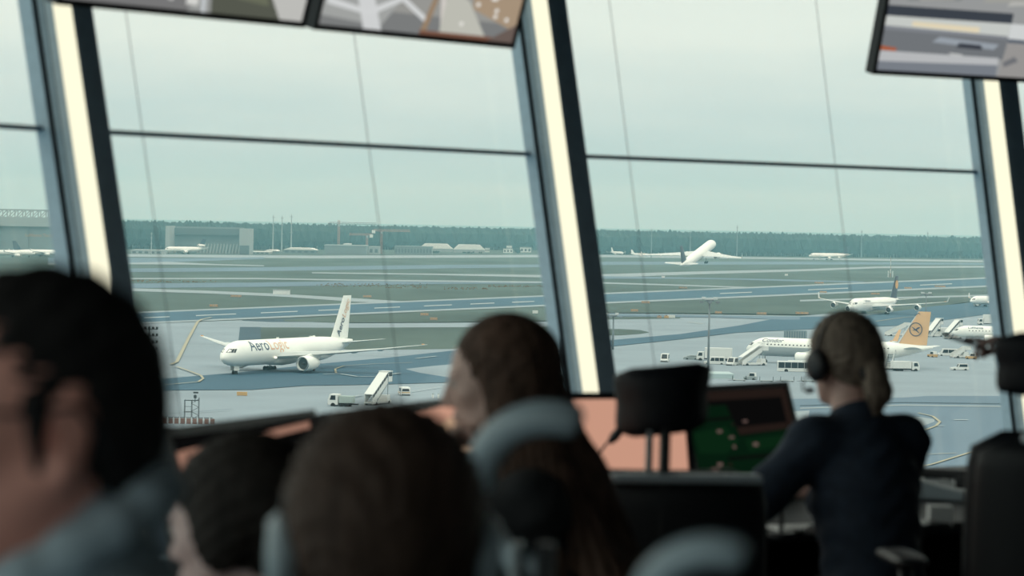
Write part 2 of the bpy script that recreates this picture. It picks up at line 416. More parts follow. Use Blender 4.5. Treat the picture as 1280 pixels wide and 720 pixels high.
LABEL_STRIP = {0: 'glowing white light strip on the mullion above the dark-haired man', 1: 'glowing white light strip on the mullion behind the long-haired woman', 2: 'glowing white light strip on the mullion under the split-screen monitor'}
for i, k in enumerate(KS[:-1]):
    # sill wall, window with two panes, transom
    p, q = rim(k, FLOOR_Z, .08), rim(k + 1, FLOOR_Z, .08); p2, q2 = rim(k, SILL_Z, .08), rim(k + 1, SILL_Z, .08)
    d = (q - p).normalized(); nrm = Vector((-d.y, d.x, 0))
    if nrm.dot(Vector((CX, CY, 0)) - p) > 0: nrm = -nrm
    b = MB(); b.loft([[p, q, q2, p2], [p + nrm * .14, q + nrm * .14, q2 + nrm * .14, p2 + nrm * .14]])
    structure(b.build('wall_front' if 0 <= k <= 2 else ('wall_left' if k < 0 else 'wall_right'), M_wall))
    w = link('window_%d' % (i + 1), None, None, p2); structure(w)
    ip = Vector(p2)
    def quad(z0, z1, o0, o1, ins=0.0):
        A, B, C, D_ = rim(k, z0, o0), rim(k + 1, z0, o0), rim(k + 1, z1, o0), rim(k, z1, o0)
        A1, B1, C1, D1 = rim(k, z0, o1), rim(k + 1, z0, o1), rim(k + 1, z1, o1), rim(k, z1, o1)
        return [v - ip for v in (A, B, C, D_)], [v - ip for v in (A1, B1, C1, D1)]
    for z0, z1, gm_, nm in ((SILL_Z, TR_Z, M_glass, 'pane'), (TR_Z, CEIL_Z, M_glass_t, 'pane')):
        r0, _ = quad(z0, z1, .108, .12)
        me = bpy.data.meshes.new(nm); me.from_pydata([tuple(v) for v in r0], [], [(0, 1, 2, 3)]); me.materials.append(gm_)
        uv = me.uv_layers.new(); W = (r0[1] - r0[0]).length; Hh = (r0[3] - r0[0]).length
        for li, c in zip(range(4), ((0, 0), (W, 0), (W, Hh), (0, Hh))): uv.data[li].uv = c
        link(nm, me, w)
    b = MB(); A = rim(k, TR_Z, .10) - ip; B = rim(k + 1, TR_Z, .10) - ip
    b.bar(A, B, .03, .014); b.build('transom', M_alu_d, w)
    b = MB(); A = rim(k, SILL_Z + .02, .05) - ip; B = rim(k + 1, SILL_Z + .02, .05) - ip
    b.bar(A, B, .26, .05); b.build('sill', M_alu_d, w)
    b = MB(); A = rim(k, CEIL_Z - .05, .1) - ip; B = rim(k + 1, CEIL_Z - .05, .1) - ip
    b.bar(A, B, .2, .1); b.build('head_rail', M_alu_d, w)
    # two thin steel safety cables hung outside each pane
    if -1 <= k <= 2:
        for fr in (.35, .81):
            b = MB(); lo = rim(k, SILL_Z, .45).lerp(rim(k + 1, SILL_Z, .45), fr); hi = rim(k, CEIL_Z, .45).lerp(rim(k + 1, CEIL_Z, .45), fr)
            b.tube([lo, hi], .0013, 6); b.v = [tuple(Vector(v) - ip) for v in b.v]
            b.build('outer_cable', mat('steel cable', (.12, .14, .16), .5, .6), w)
for i, k in enumerate(KS):
    # mullion: box fin inside the glass line with a lit strip at its inner left corner
    base = rim(k, SILL_Z); top = rim(k, CEIL_Z)
    a = PH - (k - 1) * DPH
    nin = Vector((-math.cos(a), -math.sin(a), 0)); tg = Vector((math.sin(a), -math.cos(a), 0))   # tg runs to the right along the wall
    up = (top - base)
    mroot = structure(link('trim_%d' % (i + 1), None, None, base))
    def col(o0, o1, t0, t1, nm, m):
        """upright bar: o = metres inwards from the corner line, t = metres along the wall"""
        r0 = [nin * o + tg * t for o, t in ((o0, t0), (o1, t0), (o1, t1), (o0, t1))]
        bb = MB(); bb.loft([r0, [v + up for v in r0]]); return bb.build(nm, m, mroot)
    col(-.12, .0, .055, .205, 'post', M_alu_d)
    col(-.105, -.060, -.012, .055, 'outer_frame', M_alu_l)
    col(-.060, -.052, .0, .055, 'gasket', M_gask)
    col(-.052, -.034, .003, .055, 'middle_frame', M_alu)
    col(-.034, -.028, .006, .055, 'gasket', M_gask)
    col(-.028, -.0, -.0, .055, 'inner_frame', M_alu_m)
    if k == KS[0] or k == KS[-1]: continue
    ls = MB(); zb = 0.05
    r0 = [nin * o + tg * t for o, t in ((.001, 0), (.012, .0), (.012, .078), (.001, .078))]
    ls.loft([[v + up * .03 for v in r0], [v + up * .98 for v in r0]])
    lo = ls.build('light_strip', M_strip, None, loc=base)
    tag(lo, LABEL_STRIP.get(k, 'white light strip on a window mullion outside the view'), 'light', 'light strips on the window mullions')

# ------------------------------------------------------------------ aircraft
M_white = mat('white aircraft paint', (.93, .93, .88), .3, var=.03, scale=.3)
M_offw = mat('pale grey aircraft paint', (.55, .58, .59), .35)
M_belly = mat('grey belly paint', (.40, .45, .47), .4)
M_wing = mat('wing grey paint', (.60, .63, .62), .35, var=.04, scale=.4)
M_navy = mat('dark navy tail paint', (.018, .03, .06), .35)
M_orange = mat('tangerine tail paint', (.74, .46, .25), .45)
M_emb = mat('slate blue lettering paint', (.06, .10, .16), .5)
M_orl = mat('soft orange lettering paint', (.80, .50, .34), .5)
M_dark = mat('dark glass', (.015, .022, .03), .15)
M_fan = mat('engine intake shadow grey', (.03, .038, .045), .5)
M_lip = mat('polished intake lip', (.55, .57, .58), .25, .8)
M_tyre = mat('black tyre rubber', (.012, .013, .015), .85)
M_strut = mat('grey undercarriage steel', (.22, .24, .25), .45, .5)
M_lampw = emit_mat('lit landing lamp', (1, .9, .7), 2.2)

def aircraft(name, label, loc, rot, P, group=None, far=False):
    """nose at the origin, tail along -x, +y is the port side, wheels on z = 0"""
    root = link(name, None, None, loc, rot); tag(root, label, 'aircraft', group)
    L, R, zc = P['L'], P['R'], P['zc']; nl, tl = P.get('nl', R * 2.2), P.get('tl', R * 5.5)
    seg = 14 if far else 28
    def sec(x):
        t = -x
        if t < nl:
            u = t / nl; r = R * max(.02, (1 - (1 - u) ** 2.0)) ** .62; c = zc - .32 * R * (1 - u) ** 1.6
        elif t > L - tl:
            u = (t - (L - tl)) / tl; r = R * (1 - .90 * u ** 1.55); c = zc + (R - r) * .62
        else: r, c = R, zc
        return r, c
    def surf(x, ph, o=0.02):
        r, c = sec(x); r += o
        return Vector((x, r * math.cos(ph), c + r * math.sin(ph)))
    xs = [0, .04, .12, .25, .42, .62, .82, 1.0]
    st = [-u * nl for u in xs] + ([-(nl + (L - tl - nl) * i / 4) for i in range(1, 4)] if not far else []) + [-(L - tl + tl * u) for u in (0, .2, .4, .6, .78, .92, 1.0)]
    b = MB(); b.loft([[surf(x, 2 * PI * j / seg, 0) for j in range(seg)] for x in st])
    fus = b.build('fuselage', P['body'], root, smooth=True)
    if P.get('nose_light'):
        pass
    # cockpit glazing and cabin windows
    if not far or P.get('glaz', True):
        b = MB()
        for s in (1, -1):
            zl, zh = zc + .12 * R, zc + .40 * R
            def ph_at(x, z):
                r, c = sec(x); a = math.asin(max(-.99, min(.99, (z - c) / (r + .02)))); return a if s > 0 else PI - a
            def front(z):
                t = .02
                while t < nl and sec(-t)[1] + sec(-t)[0] * .97 < z: t += .02
                return -t
            fl_, fh_ = front(zl), front(zh)
            for q0, q1 in ((.0, .30), (.34, .62), (.66, .95)):
                P4 = [(fl_ - nl * .24 * q0, zl), (fl_ - nl * .24 * q1, zl), (fh_ - nl * .20 * q1, zh), (fh_ - nl * .20 * q0, zh)]
                b.add([surf(x, ph_at(x, z), .03) for x, z in P4], [(0, 1, 2, 3)])
        b.build('cockpit_window', M_dark, fus, fix=False)
    if P.get('windows'):
        b = MB(); n = int((L - nl - tl * .7) / (1.1 if not far else 2.0)); wz = P.get('wz', .12)
        for s in (0, 1):
            for i in range(n):
                x = -nl - .8 - i * (L - nl - tl * .7) / n
                for pm in (wz,):
                    pa, pb = pm, pm + .13
                    if s: pa, pb = PI - pa, PI - pb
                    b.add([surf(x, pa), surf(x - .42, pa), surf(x - .42, pb), surf(x, pb)], [(0, 1, 2, 3)])
        tag(b.build('cabin_windows', M_dark, fus, fix=False), kind='stuff')
    if P.get('belly'):
        b = MB(); n = 12
        b.loft([[surf(x, PI * .99 + PI * 1.02 * j / n, .03) for j in range(n + 1)] for x in st[5:-5]], cap=False, closed=False)
        b.build('belly_paint', P['belly'], fus, smooth=True, fix=False)
    if P.get('fairing', True):
        w = P['wing']; b = MB(); x0, x1 = w[0] + 2, w[0] - w[1] - 3
        b.loft([[(x0 + (x1 - x0) * t, R * .93 * math.sin(PI * t) ** .4 * math.cos(a), zc - R * .62 + R * .52 * math.sin(PI * t) ** .45 * math.sin(a)) for a in [2 * PI * j / 14 for j in range(14)]] for t in (.02, .1, .25, .5, .75, .9, .98)])
        b.build('belly_fairing', P.get('belly', P['body']), root, smooth=True)
    def foil(x_le, ch, y, z, th, n=6, dih=0):
        up = [(x_le - ch * (1 - math.cos(PI * i / n)) / 2, y, z + th * ch * (math.sin(PI * ((i / n) ** .65)))) for i in range(n + 1)]
        dn = [(x_le - ch * (1 - math.cos(PI * i / n)) / 2, y, z - th * ch * .55 * (math.sin(PI * ((i / n) ** .65)))) for i in range(n - 1, 0, -1)]
        return up + dn
    rx, rc, tx, tc, hs, zr, zt = P['wing']
    for s in (1, -1):
        b = MB(); kx, ky = rx + (tx - rx) * .34, R * .6 + (hs - R * .6) * .34
        kc = rc * .56; zk = zr + (zt - zr) * .26
        st_ = [(rx, rc, R * .5, zr, .09), (kx, kc, ky, zk, .08), (rx + (tx - rx) * .70, kc + (tc - kc) * .62, R * .6 + (hs - R * .6) * .70, zr + (zt - zr) * .62, .075), (tx, tc, hs, zt, .06)]
        b.loft([foil(x, c, s * y, z, t) for x, c, y, z, t in st_])
        wg = b.build('wing', P['wmat'], root, smooth=.7)
        if P.get('winglet'):
            h = P['winglet']; b = MB()
            b.loft([[(tx - .1, s * hs, zt), (tx - tc, s * hs, zt), (tx - tc, s * (hs + .12), zt), (tx - .1, s * (hs + .12), zt)],
                    [(tx - tc * .95, s * (hs + h * .28), zt + h), (tx - tc * 1.35, s * (hs + h * .28), zt + h), (tx - tc * 1.35, s * (hs + h * .28 + .1), zt + h), (tx - tc * .95, s * (hs + h * .28 + .1), zt + h)]])
            b.build('winglet', P.get('wlmat', P['wmat']), wg)
        if not far:
            for q in (.30, .48, .66):
                y = R * .6 + (hs - R * .6) * q; c = rc * .56 * (1 - q * .4); x = rx + (tx - rx) * q - c * (.75 if q > .34 else .95); z = zr + (zt - zr) * q - .35
                bb = MB(); bb.loft(lathe_x([(2.2, .08), (1.2, .34), (-.6, .36), (-2.4, .06)], (x, s * y, z), 8)); bb.build('flap_fairing', P['wmat'], wg, smooth=True)
            bb = MB(); x, y, z = tx + .1, s * (hs - .6), zt
            bb.box((x - .2, y, z + .05), (.5, .5, .3)); bb.build('wing_tip_light', mat('amber lamp lens', (.8, .4, .15), .4), wg)
    # fin
    fx0, fx1, gx0, gx1, ftop = P['fin']; r, c = sec(fx0 - 1); zb = c + r * .82
    def fsec(u, th):
        a = fx0 + (gx0 - fx0) * u; e = fx1 + (gx1 - fx1) * u; z = zb + (ftop - zb) * u; ch = a - e; n = 6
        ps = [(a - ch * (1 - math.cos(PI * i / n)) / 2, th * ch * math.sin(PI * ((i / n) ** .7)), z) for i in range(n + 1)]
        return ps + [(x, -y, z) for x, y, z in reversed(ps[1:-1])]
    b = MB(); b.loft([fsec(0, .045), fsec(.5, .045), fsec(.97, .045), fsec(1, .03)])
    fin = b.build('tail_fin', P['fmat'], root, smooth=.7)
    if P.get('fin_edge'):
        b = MB(); b.loft([[(x + .05, y * 1.3, z) for x, y, z in fsec(u, .05)[:2] + fsec(u, .05)[-1:]] for u in (0, .5, 1)]); b.build('fin_leading_edge', P['fin_edge'], fin)
    # tailplane
    sx, sc_, ux, uc, sh, z0, z1 = P['stab']
    for s in (1, -1):
        b = MB(); b.loft([foil(sx, sc_, s * R * .25, z0, .05), foil((sx + ux) / 2, (sc_ + uc) / 2, s * (R * .25 + sh) / 2, (z0 + z1) / 2, .045), foil(ux, uc, s * sh, z1, .04)])
        b.build('tailplane', P['wmat'], root, smooth=.7)
    # engines
    for ex, ey, ez, er, el in P['eng']:
        for s in ((1, -1) if ey else (1,)):
            b = MB(); n = 12 if far else 24
            b.loft(lathe_x([(-.9 * er, er * .80), (-.25 * er, er * .84), (-.04, er * .88), (0, er * .94), (-.1 * er, er * 1.0), (-.45 * er, er * 1.07), (-el * .45, er * 1.06), (-el * .75, er * .86), (-el, er * .58), (-el * .99, er * .5), (-el * .8, er * .4)], (ex, s * ey, ez), n), cap=True)
            en = b.build('engine', P['emat'], root, smooth=.9)
            b = MB(); b.loft(lathe_x([(-.52 * er, er * .83), (-.5 * er, er * .3), (-.5 * er, .02)], (ex, s * ey, ez), n), cap=False)
            b.loft(lathe_x([(-.5 * er, er * .27), (-.3 * er, er * .2), (-.12 * er, .03)], (ex, s * ey, ez), 10)); b.build('fan', M_fan, en, smooth=True)
            if not far:
                b = MB(); b.loft(lathe_x([(-.2 * er, er * .85), (-.02, er * .88), (.03, er * .94), (-.06 * er, er * 1.0), (-.14 * er, er * 1.025)], (ex, s * ey, ez), n), cap=False); b.build('intake_lip', M_lip, en, smooth=True, fix=False)
            if ey:
                q = (ey - R * .6) / (hs - R * .6); wx = rx + (tx - rx) * q; wz = zr + (zt - zr) * q * .9
                b = MB(); b.prism([(ex - er * .4, ez + er * .95), (wx - .3, wz + .1), (wx - rc * .4, wz - .1), (ex - el, ez + er * .3)], s * ey - .25, s * ey + .25); b.build('pylon', P['emat'], en)
    # undercarriage
    if P.get('gear', True):
        nx, mx, my, wr = P['wheels']
        def leg(x, y, k, sp, top):
            b = MB(); b.tube([(x, y, wr), (x, y, top)], .16 if k > 1 else .12, 8)
            lg = b.build('landing_gear', M_strut, root)
            for i in range(k):
                xx = x + (i - (k - 1) / 2) * wr * 2.15
                for s in (1, -1):
                    b = MB(); n = 14
                    b.loft([[(xx + rr * math.cos(2 * PI * j / n), y + s * (sp + o), wr + rr * math.sin(2 * PI * j / n)) for j in range(n)] for o, rr in ((-.2, wr * .6), (-.2, wr * .93), (-.1, wr), (.1, wr), (.2, wr * .93), (.2, wr * .6))])
                    b.build('wheel', M_tyre, lg, smooth=.9)
            return lg
        lg = leg(nx, 0, 1, .28, zc - R * .7)
        if P.get('nose_light'):
            for s in (1, -1):
                b = MB(); b.box((nx + .25, s * .35, zc - R * .98 + .2), (.1, .35, .3)); b.build('landing_lamp', M_lampw, lg)
        for s in (1, -1): leg(mx, s * my, P.get('bogie', 2), .55, zc - R * .5)
        if P.get('nose_light'):
            for s in (1, -1):
                b = MB(); b.box((rx + .15, s * (R * 1.02), zr - .1), (.25, .5, .4)); b.build('landing_lamp', M_lampw, root)
            for dx in (0,):
                b = MB(); b.prism([(nx + 1.2, zc - R * 1.32), (nx + 1.2, zc - R * .9), (nx - 1.2, zc - R * .9), (nx - 1.2, zc - R * 1.32)], .5, .56); b.prism([(nx + 1.2, zc - R * 1.32), (nx + 1.2, zc - R * .9), (nx - 1.2, zc - R * .9), (nx - 1.2, zc - R * 1.32)], -.56, -.5); b.build('gear_door', P['body'], root)
    return root, surf, fin

def head_rot(h): return math.atan2(-math.cos(h), -math.sin(h))
T777 = dict(L=63.7, R=3.1, zc=5.35, nl=8.0, tl=19, wing=(-20, 13.5, -42.3, 1.4, 32.4, 4.2, 7.6), fin=(-52.5, -61.5, -58.8, -63.0, 18.6), stab=(-54.5, 6.8, -60.2, 2.2, 10.7, 6.6, 7.8), eng=[(-21.5, 9.6, 2.75, 1.78, 7.2)], wheels=(-5.9, -31.8, 5.5, .68), bogie=3, body=M_white, wmat=M_wing, fmat=M_white, emat=M_white, nose_light=True)
T340 = dict(L=62.5, R=2.82, zc=4.7, nl=7, tl=19, wing=(-19, 11.5, -40.3, 1.9, 29.6, 3.7, 6.3), winglet=2.6, fin=(-51.5, -60.5, -58.2, -62.2, 16.8), fin_edge=None, stab=(-54.5, 6.2, -59.5, 2.2, 9.7, 6.0, 7.0), eng=[(-21.5, 9.3, 2.5, 1.25, 5.2), (-30.2, 19.2, 3.6, 1.25, 5.2)], wheels=(-6.7, -32, 5.3, .66), bogie=2, body=M_white, wmat=M_wing, fmat=M_navy, emat=M_white)
T330 = dict(T340, eng=[(-21.0, 9.4, 2.5, 1.5, 6.2)], winglet=2.0)
T767 = dict(L=54.9, R=2.6, zc=4.75, nl=6.3, tl=17, wing=(-18.5, 10.5, -34, 1.8, 23.8, 3.5, 6.6), winglet=3.3, wlmat=M_orange, fin=(-44.5, -53.2, -50.6, -54.2, 15.9), fin_edge=M_offw, stab=(-46.5, 5.6, -51.8, 2.0, 9.3, 5.6, 6.4), eng=[(-18.2, 7.9, 2.4, 1.35, 5.4)], wheels=(-5.6, -28.4, 4.7, .6), bogie=2, body=M_white, belly=M_belly, wmat=M_wing, fmat=M_orange, emat=M_white, windows=True, wz=.22)
T747 = dict(L=68, R=3.3, zc=6.0, nl=9, tl=21, wing=(-18, 15, -42, 3, 30, 4.2, 7.0), winglet=1.6, fin=(-53, -64.5, -62.5, -67.5, 19.0), stab=(-56, 8.5, -63, 2.4, 11, 7.2, 8.6), eng=[(-23, 11.7, 2.6, 1.3, 5), (-33, 21.2, 3.4, 1.3, 5)], wheels=(-8, -33, 5.5, .62), bogie=2, body=M_white, wmat=M_wing, fmat=M_navy, emat=M_white)
TMD = dict(L=58, R=3.0, zc=5.3, nl=7.5, tl=18, wing=(-21, 12, -38, 2, 25.8, 3.9, 6.2), winglet=2.4, fin=(-47, -55.5, -54.5, -59.5, 17.6), stab=(-50, 6, -56, 2, 9, 7.0, 8.0), eng=[(-21, 8.2, 2.6, 1.35, 5.5), (-47.5, 0, 10.0, 1.5, 9.5)], wheels=(-5.5, -30, 5.3, .62), bogie=2, body=M_white, wmat=M_wing, fmat=M_navy, emat=M_white)
T320 = dict(L=37.6, R=1.98, zc=3.6, nl=5, tl=12, wing=(-12, 6.8, -21.5, 1.5, 17, 2.9, 4.3), winglet=2.2, fin=(-29, -35.6, -33.8, -36.6, 11.8), stab=(-31, 4, -35, 1.4, 6.2, 4.4, 5.0), eng=[(-11.5, 5.7, 1.6, 1.1, 4.4)], wheels=(-5, -17.7, 3.8, .55), bogie=1, body=M_white, wmat=M_wing, fmat=M_white, emat=M_white)
"""
"""
# white freighter taxiing
ac, sf, fin = aircraft('cargo_jet', 'white twin-engine freighter taxiing with AeroLogic lettering on its side', (-68.8, 762.8, 0), (0, 0, head_rot(.4552)), T777)
def fus_text(sf, x0, z0, R_): return lambda u, v: sf(x0 - u, math.asin(max(-.95, min(.95, z0))) + v / R_, .03)
me_w = text_geo('Aero', 4.3); wA = max(v.co.x for v in me_w.vertices)
text_obj('Aero', 4.3, fus_text(sf, -8.4, .22, 3.1), 'lettering', M_emb, ac, bold=.035)
text_obj('Logic', 4.3, fus_text(sf, -8.4 - wA - .35, .22, 3.1), 'lettering', M_orl, ac, bold=.01)
# lettering climbing the fin
def fin_text(P, u0, off, R_=None):
    fx0, fx1, gx0, gx1, ft = P['fin']
    d = Vector((gx0 - fx0, 0, ft - 8.0)).normalized(); n = Vector((-d.z, 0, d.x))   # n points to the tail
    def fn(u, v):
        p = Vector((fx0 - 2.75, .0, 8.0)) + d * (u + u0) + n * (off - v) 
        return Vector((p.x, .52 - .021 * (p.z - 8), p.z))
    return fn
me_w = text_geo('Aero', 2.5); wB = max(v.co.x for v in me_w.vertices)
text_obj('Aero', 2.5, fin_text(T777, .7, .9), 'fin_lettering', M_emb, ac, bold=.03, cuts=2)
text_obj('Logic', 2.5, fin_text(T777, .7 + wB + .2, .9), 'fin_lettering', M_orl, ac, bold=.01, cuts=2)
for x_ in (-26, -44):
    b = MB(); b.box((x_, 0, 8.5), (1.1, .12, .5)); b.build('antenna', M_white, ac)

# four-engine airliner crossing behind
ac, sf, fin = aircraft('airliner', 'white four-engine airliner with dark tail taxiing behind the short-haired woman', (145.3, 1370, 0), (0, 0, head_rot(.4456)), dict(T340, L=62.5, windows=True, wz=.16))
text_obj('Lufthansa', 1.9, fus_text(sf, -11, .40, 2.82), 'lettering', M_emb, ac, bold=.01, cuts=2)
b = MB()
b.loft([[(-58.9 + 1.9 * math.cos(a), o, 12.9 + 1.9 * math.sin(a)) for a in [2 * PI * j / 20 for j in range(20)]] for o in (.42, .45)]); b.loft([[(-58.9 + 1.9 * math.cos(a), -o, 12.9 + 1.9 * math.sin(a)) for a in [2 * PI * j / 20 for j in range(20)]] for o in (.42, .45)])
b.build('tail_emblem', mat('amber emblem paint', (.80, .42, .14), .5), fin)
# airliner lifting off
aircraft('airliner', 'white airliner with dark tail lifting off the runway, nose up', (117.1, 1859.9, EYE - 16.55), Euler((.0105, -.234, 1.2003), 'XYZ').to_matrix().to_euler(), dict(T330, zc=4.7, windows=False))
# parked jet with the tangerine fin
cj, sfc, cfin = aircraft('airliner', 'parked white airliner with tangerine fin and Condor lettering beside the stairs', (66.0, 895, 0), (0, 0, head_rot(math.radians(117.5))), T767)
text_obj('Condor', 2.0, fus_text(sfc, -5.3, .52, 2.6), 'lettering', M_emb, cj, bold=.02, shear=.25, cuts=3)
# fin emblem: ring round a flying bird, on both sides of the fin
for s in (1, -1):
    b = MB(); c = Vector((-50.1, 0, 11.0)); n = 28; y = .50 * s
    b.loft([[(c.x + r * math.cos(2 * PI * j / n), y + .02 * s * k, c.z + r * math.sin(2 * PI * j / n)) for j in range(n)] for r, k in ((1.90, 0), (1.90, 1), (1.66, 1), (1.66, 0))], cap=False)
    def poly(pts):
        m = len(pts); b.add([(c.x - s * px * 1.0 * s, y + .02 * s, c.z + pz) for px, pz in pts], [tuple(range(m))])
    poly([(-1.3, .75), (-.55, .42), (-.1, .1), (.2, .05), (.15, -.25), (-.35, -.1), (-.85, .3)])
    poly([(.0, .1), (.35, .45), (.75, .62), (1.35, .6), (1.0, .3), (.55, .05), (.2, -.2)])
    poly([(.1, .0), (.35, -.15), (1.15, -1.05), (.8, -.95), (.25, -.5), (-.25, -.25)])
    poly([(-.2, .05), (-.75, -.15), (-1.05, -.35), (-.7, -.3), (-.2, -.2)])
    b.build('fin_emblem', M_emb, cfin, fix=False)
b = MB(); b.loft([[(-51.2 + 1.6 * t - .2 * k, o, 15.0 + .35 * math.sin(t * 5 + k) + .0) for t in (0, .25, .5, .75, 1)] + [(-51.2 + 1.6 * t - .2 * k, o, 15.2 + .35 * math.sin(t * 5 + k)) for t in (1, .75, .5, .25, 0)] for k, o in ((0, .26), (0, .28))]); b.build('fin_flourish', M_emb, cfin)
# the rest
aircraft('airliner', 'small white twin jet taxiing nose-on at the right window edge', G(1213, 384.5) , (0, 0, head_rot(math.radians(44))), dict(T320, nose_light=True))
aj, sfj, _f2 = aircraft('airliner', 'parked white jet with Lufthansa lettering among passenger stairs', G(1190, 427), (0, 0, head_rot(math.radians(104))), dict(T320, L=44, windows=True, R=2.0, fin=(-35, -42, -40, -43, 12), stab=(-37, 4, -41, 1.4, 6, 4.4, 5), wing=(-14, 6.8, -24, 1.5, 17, 2.9, 4.3)))
text_obj('Lufthansa', 1.35, fus_text(sfj, -5.5, .50, 2.0), 'lettering', M_emb, aj, bold=.02, cuts=2)
FAR = 'far parked aircraft along the treeline'
def scaled(o, s): o.scale = (s, s, s); return o
r_, *_ = aircraft('airliner', 'white jumbo jet with dark slanted tail far off before the right forest', G(1011, 324.6), (0, 0, head_rot(math.radians(62))), T747, far=True); scaled(r_, .80)
r_, *_ = aircraft('airliner', 'white three-engine freighter before the grey run-up enclosure', G(206, 317.2), (0, 0, head_rot(math.radians(47))), TMD, far=True); scaled(r_, .80)
r_, *_ = aircraft('airliner', 'white jet with dark tail standing nose right before the hangar', G(86, 321.0), (0, 0, head_rot(math.radians(262))), dict(T330, L=58), far=True); scaled(r_, .74)
r_, *_ = aircraft('airliner', 'low white jet at the left picture edge before the hangar', G(44, 321.8), (0, 0, head_rot(math.radians(268))), dict(T320, fmat=M_orange), far=True); scaled(r_, 1.0)
r_, *_ = aircraft('airliner', 'tiny white jet parked under the forest beside the central mullion', G(779, 319.0), (0, 0, head_rot(math.radians(330))), T320, far=True); scaled(r_, .7)
r_, *_ = aircraft('airliner', 'tiny white jet seen under the wing of the climbing airliner', G(811, 320.8), (0, 0, head_rot(math.radians(300))), T320, far=True); scaled(r_, .6)

# ------------------------------------------------------------------ ground vehicles
M_vw = mat('white vehicle paint', (.72, .73, .71), .4)
M_vg = mat('grey vehicle paint', (.30, .34, .35), .5)
M_vgreen = mat('pale green canvas', (.36, .43, .41), .8)
M_vd = mat('dark vehicle trim', (.04, .05, .055), .6)
M_red = mat('orange red paint', (.42, .29, .21), .7)
M_yel = mat('amber vehicle paint', (.58, .36, .16), .5)
M_blue = mat('dull blue container paint', (.14, .20, .24), .6)
M_pale = mat('pale blue tarpaulin', (.40, .50, .52), .7)

def wheels(root, xs, y, r, w=.28):
    for x in xs:
        for s in (1, -1):
            b = MB(); n = 12
            b.loft([[(x + rr * math.cos(2 * PI * j / n), s * y + o, r + rr * math.sin(2 * PI * j / n)) for j in range(n)] for o, rr in ((-w / 2, r * .6), (-w / 2, r), (w / 2, r), (w / 2, r * .6))])
            b.build('wheel', M_tyre, root, smooth=.8)
def panes(root, spec, name='window', m=None):
    """spec: list of 4-corner glass quads, each a child of its own"""
    for q in spec:
        q = [Vector(v) for v in q]; n = (q[1] - q[0]).cross(q[3] - q[0]).normalized() * .03
        b = MB(); b.loft([[v + n for v in q], [v - n for v in q]]); b.build(name, m or M_dark, root)
def van(label, loc, rz, L=5.2, W=2.0, H=2.1, hood=.9, m=None, group=None, name='van', cat='van', stripe=None):
    m = m or M_vw; r = thing(name, label, cat, loc, rz, group); h = L / 2
    prof = [(-h, .35), (h, .35), (h, .95), (h - hood, 1.15), (h - hood - .85, H), (-h + .12, H), (-h, H - .3)]
    b = MB(); b.prism(prof, -W / 2, W / 2); body = b.build('body', m, r, bevel=.08)
    wheels(r, (h - .95, -h + .95), W / 2 - .12, .35)
    g = []
    for s in (1, -1):
        y = s * (W / 2 + .005); x0, x1 = h - hood - .75, -h + .3; n = 3
        for i in range(n):
            a = x0 + (x1 - x0) * i / n - .08; c = x0 + (x1 - x0) * (i + 1) / n + .08
            g.append([(a, y, 1.2), (c, y, 1.2), (c, y, H - .22), (a - (.35 if i == 0 else 0), y, H - .22)])
    g.append([(h - hood - .02, -W / 2 + .2, 1.2), (h - hood - .02, W / 2 - .2, 1.2), (h - hood - .8, W / 2 - .3, H - .1), (h - hood - .8, -W / 2 + .3, H - .1)])
    g.append([(-h - .01, -W / 2 + .2, 1.25), (-h - .01, W / 2 - .2, 1.25), (-h + .01, W / 2 - .3, H - .32), (-h + .01, -W / 2 + .3, H - .32)])
    panes(r, g)
    b = MB(); b.box((h - .02, 0, .5), (.14, W * .94, .26)); b.box((-h + .02, 0, .5), (.14, W * .94, .26)); b.build('bumper', M_vd, r)
    for s in (1, -1):
        b = MB(); b.box((h - .02, s * (W / 2 - .3), .85), (.1, .35, .18)); b.build('headlamp', M_offw, r)
    if stripe:
        b = MB(); b.box((-h - .015, 0, .98), (.04, W * .9, .22)); b.box((0, W / 2 + .01, .85), (L * .9, .02, .16)); b.box((0, -W / 2 - .01, .85), (L * .9, .02, .16)); b.build('stripe', stripe, r)
    return r
def box_truck(label, loc, rz, L=9, H=3.6, boxm=None, group=None, lift=0.0):
    r = thing('truck', label, 'truck', loc, rz, group); h = L / 2; W = 2.5
    b = MB(); b.prism([(h - 2.1, .6), (h, .6), (h, 1.6), (h - .35, 2.75), (h - 2.1, 2.75)], -W / 2, W / 2); b.build('cab', M_vw, r, bevel=.06)
    b = MB(); b.box((-1.1, 0, .75 + lift * .0), (L - .4, .9, .3)); b.build('chassis', M_vd, r)
    b = MB(); b.box((-1.1, 0, (1.0 + H) / 2 + lift), (L - 2.4, W, H - 1.0)); b.build('cargo_box', boxm or M_vw, r, bevel=.04)
    if lift > 0:
        b = MB()
        for s in (1, -1):
            b.bar((-h + .3, s * .9, .9), (h - 2.6, s * .9, lift + 1), .15); b.bar((-h + .3, s * .9, lift + 1), (h - 2.6, s * .9, .9), .15)
        b.build('scissor_lift', M_vg, r)
    wheels(r, (h - 1.1, -h + 1.3, -h + 2.4), W / 2 - .15, .5, .35)
    panes(r, [[(h - .02, -1.05, 1.65), (h - .02, 1.05, 1.65), (h - .33, .95, 2.6), (h - .33, -.95, 2.6)]] + [[(h - .4, s * (W / 2 + .01), 1.6), (h - 1.6, s * (W / 2 + .01), 1.6), (h - 1.6, s * (W / 2 + .01), 2.5), (h - .7, s * (W / 2 + .01), 2.5)] for s in (1, -1)])
    b = MB(); b.box((h, 0, .75), (.15, W * .95, .4)); b.build('bumper', M_vg, r)
    return r
